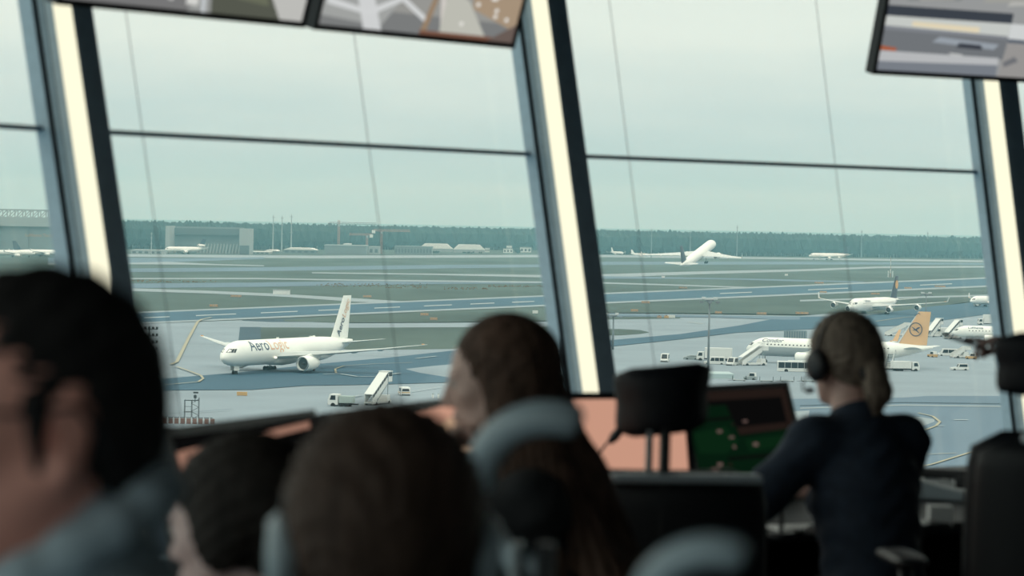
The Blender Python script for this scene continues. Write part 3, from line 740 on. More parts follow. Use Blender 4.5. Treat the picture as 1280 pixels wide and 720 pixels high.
def bus(label, loc, rz):
    r = thing('airport_bus', label, 'bus', loc, rz); L, W, H = 12.5, 2.8, 3.0; h = L / 2
    b = MB(); b.box((0, 0, .3 + (H - .3) / 2), (L, W, H - .3)); b.build('body', M_vw, r, bevel=.14)
    b = MB(); b.box((0, 0, H + .1), (L * .55, W * .6, .22)); b.build('roof_unit', M_vw, r, bevel=.05)
    wheels(r, (h - 2.4, -h + 3.0), W / 2 - .1, .5)
    g = []
    for s in (1, -1):
        n = 7
        for i in range(n):
            a = h - .3 - (L - .6) * i / n - .05; c = h - .3 - (L - .6) * (i + 1) / n + .05; y = s * (W / 2 + .01)
            g.append([(a, y, 1.25), (c, y, 1.25), (c, y, 2.75), (a, y, 2.75)])
    for sx in (1, -1): g.append([(sx * (h + .01), -1.2, 1.1), (sx * (h + .01), 1.2, 1.1), (sx * (h + .01), 1.2, 2.8), (sx * (h + .01), -1.2, 2.8)])
    panes(r, g); return r
def stairs(label, loc, rz, H=4.6, L=9.0, canopy=True, group='passenger stair trucks', covered=False):
    """stairs rise towards +x"""
    r = thing('stair_truck', label, 'stairs', loc, rz, group); h = L / 2; W = 2.2
    b = MB(); b.box((0, 0, .75), (L, W, .45)); b.build('chassis', M_vw, r, bevel=.05)
    b = MB(); b.prism([(h - 2.2, .9), (h - .3, .9), (h - .5, 2.1), (h - 1.9, 2.1)], -1.0, 1.0); b.build('driver_cab', M_vw, r, bevel=.05)
    panes(r, [[(h - .42, -.85, 1.3), (h - .42, .85, 1.3), (h - .53, .8, 2.0), (h - .53, -.8, 2.0)]])
    wheels(r, (h - 1.2, -h + 1.4), W / 2 - .05, .45)
    x0, x1 = -h - .2, h - 1.6; n = 12
    for i in range(n):
        t = i / n; b = MB(); b.box((x0 + (x1 - x0) * (t + .5 / n), 0, .5 + (H - .5) * (t + .5 / n)), ((x1 - x0) / n * 1.05, W * .72, .08)); b.build('step', M_vd if not covered else M_vg, r)
    for s in (1, -1):
        y = s * W * .40
        b = MB(); b.bar((x0, y, .45), (x1, y, H - .05), .08, .4); b.build('stringer', M_vw, r)
        b = MB(); b.prism([(x0 + .1, .7), (x1, H + .15), (x1, H + 1.05), (x0 + .1, 1.6)], y - .03, y + .03); b.build('side_panel', M_vw, r)
        if covered:
            m_ = 7
            for i in range(m_):
                ta, tb = (i + .12) / m_, (i + .88) / m_; f = lambda t, o: (x0 + .1 + (x1 - x0 - .1) * t, y + s * .04, .7 + (H - .55) * t + o)
                panes(r, [[f(ta, 1.0), f(tb, 1.0), f(tb, 1.9), f(ta, 1.9)]], m=M_dark)
            b = MB(); b.prism([(x0 + .1, 2.55), (x1, H + 2.0), (x1, H + 1.05), (x0 + .1, 1.6)], y - .025, y + .025); b.build('upper_panel', M_vw, r)
    b = MB(); b.box((x1 + .95, 0, H), (2.0, W, .12)); b.build('platform', M_vg, r)
    for s in (1, -1):
        b = MB(); b.box((x1 + .95, s * W * .48, H + .6), (1.9, .06, 1.1)); b.build('platform_rail', M_vw, r)
        b = MB(); b.bar((x1 + .3, s * .8, .9), (x1 + .3, s * .8, H), .14); b.bar((x0 + 2.5, s * .8, .9), (x1 - .3, s * .8, H - .6), .12); b.build('support_leg', M_vg, r)
    if canopy or covered:
        b = MB(); b.prism([(x0 + .1, 2.5), (x1, H + 2.0), (x1, H + 2.12), (x0 + .1, 2.62)], -W * .46, W * .46); b.build('canopy', M_vw, r)
        b = MB(); b.box((x1 + .95, 0, H + 2.15), (2.3, W * 1.05, .14)); b.build('platform_roof', M_vw, r)
        for s in (1, -1):
            for xx in (x1, x1 + 1.9):
                b = MB(); b.bar((xx, s * W * .48, H), (xx, s * W * .48, H + 2.1), .08); b.build('roof_post', M_vw, r)
        if covered:
            for s in (1, -1):
                panes(r, [[(x1 + .15, s * W * .5, H + 1.15), (x1 + 1.8, s * W * .5, H + 1.15), (x1 + 1.8, s * W * .5, H + 1.95), (x1 + .15, s * W * .5, H + 1.95)]])
    return r
def tug(label, loc, rz, m=None, name='baggage_tug', L=3.2, group=None):
    r = thing(name, label, 'tug', loc, rz, group); h = L / 2
    b = MB(); b.prism([(-h, .4), (h, .4), (h, 1.0), (h * .2, 1.15), (-h, 1.15)], -.75, .75); b.build('body', m or M_vw, r, bevel=.06)
    b = MB(); b.prism([(-h + .2, 1.1), (h * .25, 1.1), (h * .1, 2.0), (-h + .3, 2.0)], -.68, .68); b.build('cab', M_vw, r, bevel=.05)
    panes(r, [[(h * .26, -.55, 1.2), (h * .26, .55, 1.2), (h * .13, .5, 1.9), (h * .13, -.5, 1.9)]] + [[(h * .1, s * .7, 1.2), (-h + .4, s * .7, 1.2), (-h + .45, s * .7, 1.9), (h * .02, s * .7, 1.9)] for s in (1, -1)])
    wheels(r, (h * .62, -h * .62), .7, .36)
    return r
def dolly(label, loc, rz, L=3.4, load=None, group='baggage dollies', cover=None):
    r = thing('baggage_dolly', label, 'cart', loc, rz, group)
    b = MB(); b.box((0, 0, .5), (L, 1.6, .16)); b.build('deck', M_vg, r)
    wheels(r, (L * .36, -L * .36), .62, .24, .16)
    b = MB(); b.tube([(L / 2, 0, .45), (L / 2 + 1.0, 0, .35)], .04, 6); b.build('drawbar', M_vd, r)
    for s in (1, -1):
        b = MB(); b.bar((s * L * .48, -.7, .55), (s * L * .48, -.7, 1.5), .08); b.bar((s * L * .48, .7, .55), (s * L * .48, .7, 1.5), .08); b.bar((s * L * .48, -.7, 1.5), (s * L * .48, .7, 1.5), .08); b.build('end_rail', M_vd, r)
    if load:
        b = MB(); b.box((0, 0, 1.15), (L * .86, 1.45, 1.1)); b.build('load', load, r, bevel=.1)
    return r
HL = math.radians(180)
# beside the freighter
stairs('white covered stair truck standing between the freighter and the white van', G(472, 507), math.radians(70), H=4.8, L=9.5, covered=True)
van('white van with an orange stripe parked right of the covered stair truck', G(505, 495.5), math.radians(100), stripe=M_yel)
box_truck('low truck with a pale green canvas load left of the covered stair truck', G(427, 509.5), math.radians(168), L=5.2, H=2.4, boxm=M_vgreen)
# around the parked jet with the tangerine fin
stairs('white stair truck docked at the nose door of the tangerine-finned jet', G(941, 458.0), math.radians(30), H=4.3, L=8.0)
bus('white airport bus with dark windows below the parked tangerine-finned jet', G(1001, 466), math.radians(176))
box_truck('large white box truck parked behind the floodlight mast', G(893, 452), math.radians(174), L=10, H=3.9)
van('white crew van in front of the large white box truck', G(893, 456.5), math.radians(176), L=5.8, H=2.3)
van('white panel van facing out, right of the crew van', G(915, 458), math.radians(248), L=5.0, H=2.4)
van('dark low car half hidden behind the black headrest', G(864, 450.5), math.radians(178), L=4.3, H=1.5, m=M_vg, name='car', cat='car')
tug('grey baggage tug with its lamp lit, near the green radar monitor', G(938, 476), math.radians(160), m=M_vg)
dolly('empty flat dolly beside the grey baggage tug', G(924, 477.5), math.radians(172), group=None)
b = MB(); b.box((0, 0, .9), (8.6, 12, 1.2)); cv = thing('cargo_pallet', 'wide pallet under a pale blue tarpaulin above the radar monitor', 'pallet', G(893, 473), math.radians(2))
b.build('tarpaulin', M_pale, cv, bevel=.15); b = MB(); b.box((0, 0, .16), (9, 12.4, .3)); b.build('pallet_base', M_vw, cv)
for i, px in enumerate((958, 984, 1010)):
    dolly(('empty dolly nearest the radar monitor in the dolly train', 'empty dolly in the middle of the dolly train', 'empty dolly at the end of the train by the woman\'s headset')[i], G(px, 478.5), math.radians(177))
van('white minibus with grey luggage rack left of the black headrest', G(831, 453.5), math.radians(262), L=5.5, H=2.5)
# grey container and crate behind the parked jet
ct = thing('equipment_container', 'dark grey ribbed container standing behind the parked jet\'s fuselage', 'container', G(994, 424), math.radians(5))
b = MB(); b.box((0, 0, 1.5), (7.5, 2.4, 2.8)); b.build('body', M_blue, ct, bevel=.05)
b = MB(); [b.box((-3.4 + i * .85, -1.22, 1.5), (.25, .08, 2.5)) for i in range(9)]; b.build('rib', M_vg, ct)
# right group
stairs('white stair truck at the rear door of the tangerine-finned jet', G(1112, 463), math.radians(75), H=4.3, L=8, canopy=False)
box_truck('white catering truck with raised box under the tangerine-finned jet', G(1131, 465), math.radians(12), L=7.5, H=2.9)
stairs('white covered stair truck just right of the tangerine fin', G(1168, 422), math.radians(58), H=4.6, L=9, covered=True)
stairs('white covered stair truck at the nose of the parked jet on the right', G(1191, 424.5), math.radians(52), H=4.8, L=9, covered=True)
stairs('open white stair unit standing left of the tangerine fin', G(1122, 421), math.radians(20), H=3.9, L=9, canopy=False)
box_truck('white service truck between the two covered stair trucks', G(1179, 420), math.radians(200), L=7, H=3.0)
van('white minibus with dark windows right of the tangerine-finned jet\'s tail', G(1187, 446), math.radians(178), L=7, H=2.4, hood=.4)
stairs('small towable stair unit behind the white tug', G(1200, 448.5), math.radians(22), H=2.6, L=5.5, canopy=False)
tug('white pushback tug alone on the pale concrete left of the right headrest', G(1199, 464), math.radians(190), L=5, name='pushback_tug')
tug('amber baggage tug left of the pointing hand', G(1214, 450), math.radians(160), m=M_yel)
tug('amber belt loader tug under the tail cone of the tangerine-finned jet', G(1165.5, 447.5), math.radians(120), m=M_yel)
box_truck('white catering lorry beyond the parked jet at the right mullion', G(1236, 407), math.radians(182), L=9, H=4.4, boxm=M_vw)
stairs('white stair truck half hidden by the right mullion', G(1246, 404), math.radians(60), H=4.4, L=7.5, canopy=False)

# ------------------------------------------------------------------ signs and small things on the field
def sign(label, px, py, w=2.6, h=1.0, m=None, group='orange signs on the field'):
    g = G(px, py); r = thing('taxiway_sign', label, 'sign', g, 0, group)
    b = MB(); b.box((0, 0, .35 + h / 2), (w, .3, h)); b.build('panel', m or M_red, r, bevel=.04)
    for s in (1, -1):
        b = MB(); b.bar((s * w * .35, 0, 0), (s * w * .35, 0, .45), .12); b.build('post', M_vd, r)
    b = MB()
    for i in range(3): b.box((-w * .3 + i * w * .3, -.16, .35 + h * .55), (w * .14, .03, h * .45))
    b.build('symbol', M_yel, r)
    return r
for lb, x, y, w in (('orange sign on the grass left of the white hut', 295, 372.3, 5), ('small orange sign on the grass above the curved yellow line', 267, 384.5, 3.5),
        ('orange sign on the grass right of the freighter\'s fin tip', 459, 372.6, 4), ('orange sign on the dark verge left of the long-haired woman', 530.5, 395.5, 3.2), ('small orange sign under the larger one left of the long-haired woman', 542, 401.2, 2.8),
        ('orange sign at the runway edge right of the central mullion', 807, 380, 4), ('orange sign on the grass strip below the climbing airliner', 854, 361.3, 5),
        ('small orange sign on the grass at the central mullion\'s edge', 793, 390.4, 3.2), ('orange sign on the grass right of the floodlight mast', 898, 393, 3), ('wider orange sign on the grass between mast and short-haired woman', 952, 394.3, 4.2),
        ('orange sign at the far runway edge above the short-haired woman', 1024, 355, 6), ('small orange sign on the verge above the four-engine airliner\'s left wing', 1029, 366.8, 4),
        ('long orange sign at the taxiway edge left of the four-engine airliner', 1002.5, 393.8, 5.5), ('orange sign at the runway edge right of the airliner\'s navy tail', 1175, 359.5, 7), ('small orange sign just right of the airliner\'s navy tail', 1135, 361.6, 4.5), ('orange sign left of the airliner\'s navy tail', 1094, 369, 5)):
    sign(lb, x, y, w)
sign('wide orange sign on the pale concrete below the freighter\'s nose', 302.5, 496.5, 2.2, .8, M_yel)
for i, (x, m_) in enumerate(((824, M_red), (833, M_yel), (839, M_vw))):
    b = MB(); g = G(x, 398.6); bb = thing('barrier', ('red barrier block leftmost of three by the taxiway', 'amber barrier block between a red and a white one', 'white barrier block rightmost of three by the taxiway')[i], 'barrier', g, 0, 'barrier blocks by the taxiway')
    b.prism([(-1.0, 0), (1.0, 0), (.8, 1.3), (-.8, 1.3)] if i < 2 else [(-1.6, 0), (1.6, 0), (1.5, 1.5), (-1.5, 1.5)], -.4, .4); b.build('block', m_, bb, bevel=.05)
    b = MB(); b.box((0, 0, 1.4), (.5, .3, .25)); b.build('lamp', M_vd, bb)
hut = thing('equipment_hut', 'small white equipment hut on the grass behind the freighter', 'hut', G(352, 368.3)); b = MB(); b.box((0, 0, 1.1), (8, 4, 2.2)); b.build('wall', M_vw, hut); b = MB(); b.box((0, 0, 2.3), (8.4, 4.4, .25)); b.build('roof', M_vg, hut)
for lb, x, y in (('white marker box on the grass right of the long-haired woman', 669, 392.6), ('white marker box on the grass below the climbing airliner', 829, 347.6), ('white marker box right of the climbing airliner', 983, 344.8)):
    hut2 = thing('marker_box', lb, 'box', G(x, y)); b = MB(); b.box((0, 0, .8), (2.2, 1.4, 1.3)); b.build('body', M_vw, hut2); b = MB(); b.box((0, 0, .1), (2.6, 1.8, .2)); b.build('base', M_vg, hut2)

# masts
M_gal = mat('galvanised steel', (.20, .23, .25), .5, .3)
def flood_mast(label, px, py, H, lamps=8, r0=.35):
    t = thing('floodlight_mast', label, 'mast', G(px, py), 0)
    b = MB(); b.tube([(0, 0, 0), (0, 0, H * .5), (0, 0, H)], [r0, r0 * .8, r0 * .6], 10); b.build('pole', M_gal, t, smooth=True)
    b = MB(); b.loft([circ(.9, 12, H - .3), circ(1.2, 12, H - .1), circ(1.2, 12, H + .1), circ(.5, 12, H + .3)]); b.build('head_ring', M_gal, t)
    for i in range(lamps):
        a = 2 * PI * i / lamps; c = Vector((math.cos(a) * 2.1, math.sin(a) * 2.1, H + (.5 if i % 2 else -.5)))
        b = MB(); b.bar((0, 0, H), c, .12); b.box(c, (.9, .9, .55)); b.build('floodlight', M_offw if i % 2 else M_gal, t)
    return t
flood_mast('tall floodlight mast standing left of the stair truck at the jet\'s nose', 885.0, 470, 19.3)
flood_mast('floodlight mast in front of the four-engine airliner\'s wing tip', 1157.0, 405, 12.0, r0=.25)
flood_mast('floodlight mast close to the right edge of the central mullion', 766.0, 438, 10.5, 6)
# lamp rack mast partly hidden by the left mullion
t = thing('lamp_rack_mast', 'dark steel mast carrying four rows of lamps beside the left mullion', 'mast', G(186, 452))
b = MB(); b.bar((0, 0, 0), (0, 0, 9.2), .35); b.build('pole', M_vd, t)
for i in range(4):
    b = MB(); z = 3.2 + i * 1.75; b.bar((-2.2, 0, z), (2.2, 0, z), .18); b.build('cross_arm', M_vd, t)
    for j in range(5):
        b = MB(); b.box((-2 + j, -.2, z + .35), (.55, .5, .55)); b.build('lamp', M_vd, t)
# steel gantry near the bottom of the left pane
t = thing('camera_gantry', 'open steel platform with railing and camera on the apron by the left monitor', 'gantry', G(242, 531))
for x in (-1.7, -.4, .9):
    for y in (-.7, .7):
        b = MB(); b.bar((x, y, 0), (x, y, 4.6 if x < 0 else 5.0), .09); b.build('post', M_vd, t)
b = MB(); b.box((-1.05, 0, 2.4), (1.5, 1.5, .1)); b.build('platform', M_vd, t)
b = MB(); b.bar((-1.7, -.7, 4.5), (.9, -.7, 4.5), .08); b.bar((-1.7, .7, 4.5), (.9, .7, 4.5), .08); b.bar((-1.7, -.7, 3.4), (-.4, -.7, 3.4), .07); b.build('railing', M_vd, t)
b = MB()
for k in range(6): b.bar((-.4 if k % 2 else .9, -.7, .3 + k * .75), (.9 if k % 2 else -.4, -.7, 1.0 + k * .75), .07)
b.build('brace', M_vd, t)
b = MB(); b.tube([(.2, 0, 4.2), (.2, 0, 5.6)], .08, 6); b.box((.2, 0, 5.2), (.5, .5, .55)); b.box((.3, 0, 5.95), (.9, .35, .3)); b.build('camera', M_vd, t)
# low red and white fence beneath it
t = thing('barrier_fence', 'low fence of red panels and pale posts at the foot of the steel gantry', 'fence', G(222, 531.5))
for i in range(11):
    b = MB(); b.box((-4.6 + i * 1.1, 0, .75), (.75, .12, 1.1)); b.build('panel', mat('dull red brick paint', (.22, .12, .10), .8), t)
    b = MB(); b.bar((-5.15 + i * 1.1, 0, 0), (-5.15 + i * 1.1, 0, 1.5 if i != 2 else 2.4), .18); b.build('post', M_offw, t)
b = MB(); b.bar((-5.2, 0, 1.45), (6.4, 0, 1.45), .12); b.build('top_rail', M_vd, t)
# white bollards at the foot of the second monitor
for i, (x, lb) in enumerate(((541, 'white bollard on the apron left of the woman\'s nose'), (548, 'white bollard nearest the woman\'s nose'))):
    t = thing('bollard', lb, 'bollard', G(x, 499.5), 0, 'white bollards'); b = MB(); b.tube([(0, 0, 0), (0, 0, 1.2)], .22, 10); b.build('post', M_vw, t); b = MB(); b.tube([(0, 0, 1.2), (0, 0, 1.32)], .26, 10); b.build('cap', M_vg, t)
# instrument mast behind the airliner
t = thing('instrument_mast', 'slender red and white instrument mast behind the four-engine airliner', 'mast', G(1113, 346.5))
for i in range(5):
    b = MB(); b.bar((0, 0, i * 3), (0, 0, i * 3 + 3), .55 if i < 2 else .3); b.build('segment', M_red if i % 2 == 0 else M_vw, t)
for s in (1, -1):
    b = MB(); b.box((s * 1.6, 0, 2.4), (.9, .9, 4.8)); b.build('cabinet', M_offw, t)

# ------------------------------------------------------------------ buildings, cranes and masts along the treeline
M_bgrey = mat('grey cladding', (.20, .23, .24), .8, var=.1, scale=.05); M_bgrey2 = mat('pale cladding', (.34, .37, .37), .8); M_bdark = mat('dark cladding', (.10, .12, .13), .8)
M_tent = mat('white tent canvas', (.80, .80, .76), .8)
M_crane = mat('red crane paint', (.42, .20, .15), .6)
def wbox(b, px0, px1, ybase, ytop, depth=40):
    """a block between two pixel columns standing on the ground"""
    a, c = G(px0, ybase), G(px1, ybase); D = (a.y + c.y) / 2; h = abs(ytop - ybase) * D / FPX
    b.box(((a.x + c.x) / 2, D + depth / 2, h / 2), (abs(c.x - a.x), depth, h)); return D, (a.x, c.x, h)
def shed(name, label, cat, px0, px1, yb, yt, m, roofm, pitch=0.0, depth=40, windows=0, group=None):
    t = thing(name, label, cat, G((px0 + px1) / 2, yb), 0, group); o = Vector(t.location)
    a, c = G(px0, yb), G(px1, yb); D = o.y; w = abs(c.x - a.x); h = (yb - yt) * D / FPX
    eh = h * (1 - pitch)
    b = MB(); b.box((0, depth / 2, eh / 2), (w, depth, eh)); b.build('wall', m, t)
    b = MB(); b.prism([(-w / 2 - .5, eh), (-w / 2 + w * .16, h), (w / 2 - w * .16, h), (w / 2 + .5, eh)] if pitch else [(-w / 2 - .4, eh), (-w / 2 - .4, eh + .6), (w / 2 + .4, eh + .6), (w / 2 + .4, eh)], -.5, depth + .5); b.build('roof', roofm, t)
    for i in range(windows):
        b = MB(); b.box((-w / 2 + w * (i + .5) / windows, -.1, eh * .5), (w / windows * .55, .3, eh * .5)); b.build('window', M_bdark, t)
    return t
# hangar with a roof truss at the far left
hg = thing('hangar', 'large grey hangar with an open roof truss at the left edge', 'building', G(30, 319)); D = hg.location.y; u = D / FPX
W2 = 95 * u / 2
def hx(px): return (px - 30) * u
def hz_(py): return (319 - py) * u
b = MB(); b.box(((hx(-70) + hx(69)) / 2, 45, hz_(283) / 2), (hx(69) - hx(-70), 80, hz_(283))); b.build('wall', M_bgrey, hg)
b = MB(); b.box(((hx(-70) + hx(72)) / 2, 45, (hz_(273) + hz_(283)) / 2), (hx(72) - hx(-70), 88, hz_(273) - hz_(283))); b.build('fascia', M_bgrey2, hg)
for i in range(4):
    b = MB(); b.box((hx(-52 + i * 35), 4.6, hz_(300)), (hx(31) - hx(0), .8, hz_(284.5))); b.build('door_leaf', M_bgrey, hg)
b = MB()
for yb in (2, 60):
    b.bar((hx(-70), yb, hz_(262.5)), (hx(66), yb, hz_(262.5)), 1.2); b.bar((hx(-70), yb, hz_(272.5)), (hx(66), yb, hz_(272.5)), 1.0)
    n = 14
    for i in range(n + 1):
        x = hx(-70) + (hx(66) - hx(-70)) * i / n; b.bar((x, yb, hz_(273)), (x, yb, hz_(262.5)), .9)
        if i < n: x2 = hx(-70) + (hx(66) - hx(-70)) * (i + 1) / n; b.bar((x, yb, hz_(273)), (x2, yb, hz_(262.5)), .7)
b.build('roof_truss', M_bgrey2, hg)
text_obj('Lufthansa Technik', 3.6, lambda u_, v_: Vector((hx(30) + u_, 4.0, hz_(295.5) + v_)), 'lettering', mat('faded amber lettering', (.55, .27, .12), .6), hg, cuts=2)
# run-up enclosure
rn = thing('runup_enclosure', 'grey noise-screen enclosure with slanted fins behind the three-engine freighter', 'building', G(260, 317.5)); D = rn.location.y; u = D / FPX
def ex(px): return (px - 260) * u
def ez(py): return (317.5 - py) * u
b = MB(); b.box(((ex(208) + ex(298)) / 2, 50, ez(284) / 2), (ex(298) - ex(208), 6, ez(284))); b.build('rear_wall', M_bgrey, rn)
b = MB(); b.box((ex(209), 25, ez(283.5) / 2), (4, 50, ez(283.5))); b.build('side_wall', M_bgrey2, rn)
b = MB(); b.box((ex(305.5), 20, ez(285) / 2), (ex(312) - ex(299), 42, ez(285))); b.build('end_tower', M_bgrey2, rn)
b = MB(); b.box((ex(305.5), -1.5, ez(306) / 2), (ex(312) - ex(299) - 1, 2, ez(306))); b.build('tower_door', M_bdark, rn)
b = MB(); b.box(((ex(208) + ex(298)) / 2, 44, ez(290)), (ex(298) - ex(208), 6, ez(286) - ez(294))); b.build('upper_baffle', M_bdark, rn)
for i in range(15):
    x = ex(240 + i * 4); b = MB(); b.prism([(x, 0), (x + 2.2, 0), (x + 3.4, ez(305)), (x + 2.2, ez(305))], 38, 41); b.build('fin', M_bgrey2, rn)
shed('terminal_shed', 'long low pale shed left of the run-up enclosure', 'building', 160, 206, 318, 313.2, M_bgrey2, M_bgrey2, windows=5)
shed('terminal_shed', 'low pale shed right of the run-up enclosure', 'building', 312, 338, 317.5, 315.3, M_bgrey2, M_tent, windows=4)
shed('terminal_shed', 'long white-roofed shed below the three tall masts', 'building', 352, 397, 316.8, 310, M_bgrey, M_tent, .35, windows=5)
shed('terminal_shed', 'short white-roofed shed left of the long one under the masts', 'building', 330, 347, 316.4, 312.3, M_bgrey, M_tent, .4)
shed('warehouse', 'broad grey warehouse under the tallest crane', 'building', 403, 460, 318.2, 307.2, M_bgrey, M_bgrey2, windows=0)
shed('warehouse', 'small rooftop block standing on the broad grey warehouse', 'building', 429, 437, 316.4, 305.4, M_bgrey2, M_tent)
shed('warehouse', 'pale gatehouse at the right end of the broad grey warehouse', 'building', 460, 474, 318, 309, M_bgrey2, M_bgrey2, windows=2)
shed('warehouse', 'long ribbed grey warehouse between cranes and white tents', 'building', 492, 541, 318.4, 308.6, M_bgrey, M_bgrey, windows=12)
shed('tent_hall', 'larger white tent hall in front of the forest', 'tent', 523, 566, 314.6, 304.6, M_bgrey2, M_tent, .62, depth=22)
shed('tent_hall', 'smaller white tent hall right of the larger one', 'tent', 566, 606, 316, 305.8, M_bgrey2, M_tent, .62, depth=22)
for i, (a, c, y0, y1, lb) in enumerate(((629, 641, 316, 311.4, 'small white flat-roofed house left of the dark tree'), (633, 640, 314.8, 307.5, 'upper white flat-roofed house behind the small one'), (650, 664, 315.5, 309.6, 'white flat-roofed house right of the dark tree'), (606, 612, 315.2, 310.5, 'tiny pale annex at the smaller tent hall'))):
    shed('house', lb, 'building', a, c, y0, y1, M_tent, M_bgrey2, windows=3, depth=10)
def far_mast(label, px, yb, yt, w=1.0, m=None):
    t = thing('antenna_mast', label, 'mast', G(px, yb), 0, 'thin masts along the horizon'); H = (yb - yt) * t.location.y / FPX
    b = MB(); b.tube([(0, 0, 0), (0, 0, H * .6), (0, 0, H)], [w, w * .7, w * .35], 6); b.build('pole', m or M_bgrey2, t)
    b = MB(); [b.box((0, 0, H * q), (w * 3.2, w * 3.2, .6)) for q in (.5, .75, .93)]; b.build('platform', m or M_bgrey2, t); return t
far_mast('leftmost of the three tall pale masts', 341, 315, 268.5, .85); far_mast('middle of the three tall pale masts', 352, 315, 269.5, .85); far_mast('rightmost of the three tall pale masts', 363.7, 314, 267.8, .95)
far_mast('thin mast before the forest left of the run-up enclosure', 189, 319, 290, .5)
for i, (x, yt, lb) in enumerate(((814, 285.5, 'faint power mast on the horizon left of the climbing airliner'), (862.5, 288.0, 'short dark treetop mast above the climbing airliner\'s tail'), (921, 281.5, 'faint power mast on the horizon right of the climbing airliner'), (1076.5, 287.5, 'dark power mast on the horizon above the jumbo jet'), (1159, 289.5, 'faint power mast on the horizon near the right mullion'))):
    far_mast(lb, x, 322, yt, .7, M_bgrey)
def crane(label, px, yb, yt, jl, jr, yj):
    t = thing('tower_crane', label, 'crane', G(px, yb), 0, 'tower cranes'); u = t.location.y / FPX; H = (yb - yt) * u; J = (yb - yj) * u
    b = MB(); w = .9
    for sx, sy in ((1, 1), (1, -1), (-1, 1), (-1, -1)): b.bar((sx * w, sy * w, 0), (sx * w, sy * w, H * .96), .35)
    n = 14
    for i in range(n):
        z0, z1 = H * .96 * i / n, H * .96 * (i + 1) / n; b.bar((-w, -w, z0), (w, -w, z1), .3); b.bar((w, w, z0), (-w, w, z1), .3)
    b.build('tower', M_crane, t)
    b = MB(); a, c = (jl - px) * u, (jr - px) * u
    b.bar((a, 0, J), (c, 0, J), .5); b.bar((a, 0, J + 1.6), (c, 0, J + 1.6), .4)
    m = 16
    for i in range(m): b.bar((a + (c - a) * i / m, 0, J + (1.6 if i % 2 else 0)), (a + (c - a) * (i + 1) / m, 0, J + (0 if i % 2 else 1.6)), .3)
    b.build('jib', M_crane if yj > 285 else M_bgrey, t)
    b = MB(); e = a if abs(a) < abs(c) else c; b.box((e * .95, 0, J - .8), (3.5, 1.6, 3.2)); b.build('counterweight', M_bdark if yj < 285 else M_tent, t)
    b = MB(); b.box((.2, -1.4, J - 1.6), (1.8, 1.6, 2.2)); b.build('cabin', M_bgrey2, t)
crane('tallest red tower crane over the broad grey warehouse', 423, 316, 273.5, 411, 470, 279.8)
crane('low red tower crane with jib to the left', 458.5, 316, 293.5, 436, 464, 294.0)
crane('red tower crane right of the low one', 476.5, 317, 287.5, 466, 512, 288.8)

# ------------------------------------------------------------------ forest: thousands of crowns nobody could count
M_tree = mat('dark forest foliage', (.020, .040, .036), .95, var=.35, scale=.02, detail=4)
fb = MB(); ico = [(0, 0, 1), (.894, 0, .447), (.276, .851, .447), (-.724, .526, .447), (-.724, -.526, .447), (.276, -.851, .447), (.724, .526, -.447), (-.276, .851, -.447), (-.894, 0, -.447), (-.276, -.851, -.447), (.724, -.526, -.447), (0, 0, -1)]
icf = [(0, 1, 2), (0, 2, 3), (0, 3, 4), (0, 4, 5), (0, 5, 1), (1, 6, 2), (2, 7, 3), (3, 8, 4), (4, 9, 5), (5, 10, 1), (2, 6, 7), (3, 7, 8), (4, 8, 9), (5, 9, 10), (1, 10, 6), (11, 7, 6), (11, 8, 7), (11, 9, 8), (11, 10, 9), (11, 6, 10)]
def tree_row(px0, px1, yb0, yb1, ytop, n, rows, dr, fb):
    for r in range(rows):
        for i in range(n):
            t = (i + rng.uniform(-.4, .4)) / n; px = px0 + (px1 - px0) * t; yb = yb0 + (yb1 - yb0) * t
            g = G(px, yb); D = g.y + r * dr + rng.uniform(-15, 15); x = g.x * D / g.y
            zt = EYE - ytop * D / FPX + rng.normal(0, .8); rad = rng.uniform(5, 9); hgt = max(10, zt)
            c = Vector((x, D, hgt * .55)); j = rng.uniform(.85, 1.15, (12, 3))
            fb.add([(c.x + v[0] * rad * k[0], c.y + v[1] * rad * k[1], c.z + v[2] * hgt * .45 * k[2] * 1.0) for v, k in zip(ico, j)], icf)
            if r == 0: fb.add([(x - .6, D, 0), (x + .6, D, 0), (x + .5, D + .6, hgt * .4), (x - .5, D + .6, hgt * .4)], [(0, 1, 2, 3)])
tree_row(-60, 720, 311.0, 312.5, 14.6, 420, 5, 45, fb)
tree_row(690, 1340, 317.0, 324.5, 14.3, 360, 5, 70, fb)
tag(fb.build('forest', M_tree, smooth=False, fix=False), 'dense dark forest closing off the far side of the airfield', 'forest', kind='stuff')
# two lower bushes of darker green by the tents and houses
for lb, px, yb, w, h in (('dark round tree between the white flat-roofed houses', 647, 317, 7, 7.5), ('low dark bushes in front of the white tent halls', 590, 317, 34, 3), ('low bushes under the larger white tent hall', 545, 316.5, 14, 3.5)):
    g = G(px, yb); u = g.y / FPX; b = MB()
    k = 7 if w < 10 else 16
    for i in range(k):
        c = Vector((rng.uniform(-w / 2, w / 2) * u * .7, rng.uniform(-3, 3), h * u * rng.uniform(.35, .6))); r = h * u * rng.uniform(.3, .42)
        b.add([(c.x + v[0] * r, c.y + v[1] * r, max(0, c.z + v[2] * r)) for v in ico], icf)
    b.bar((0, 0, 0), (0, 0, h * u * .4), .8)
    tag(b.build('bush', M_tree, loc=g), lb, 'bush')

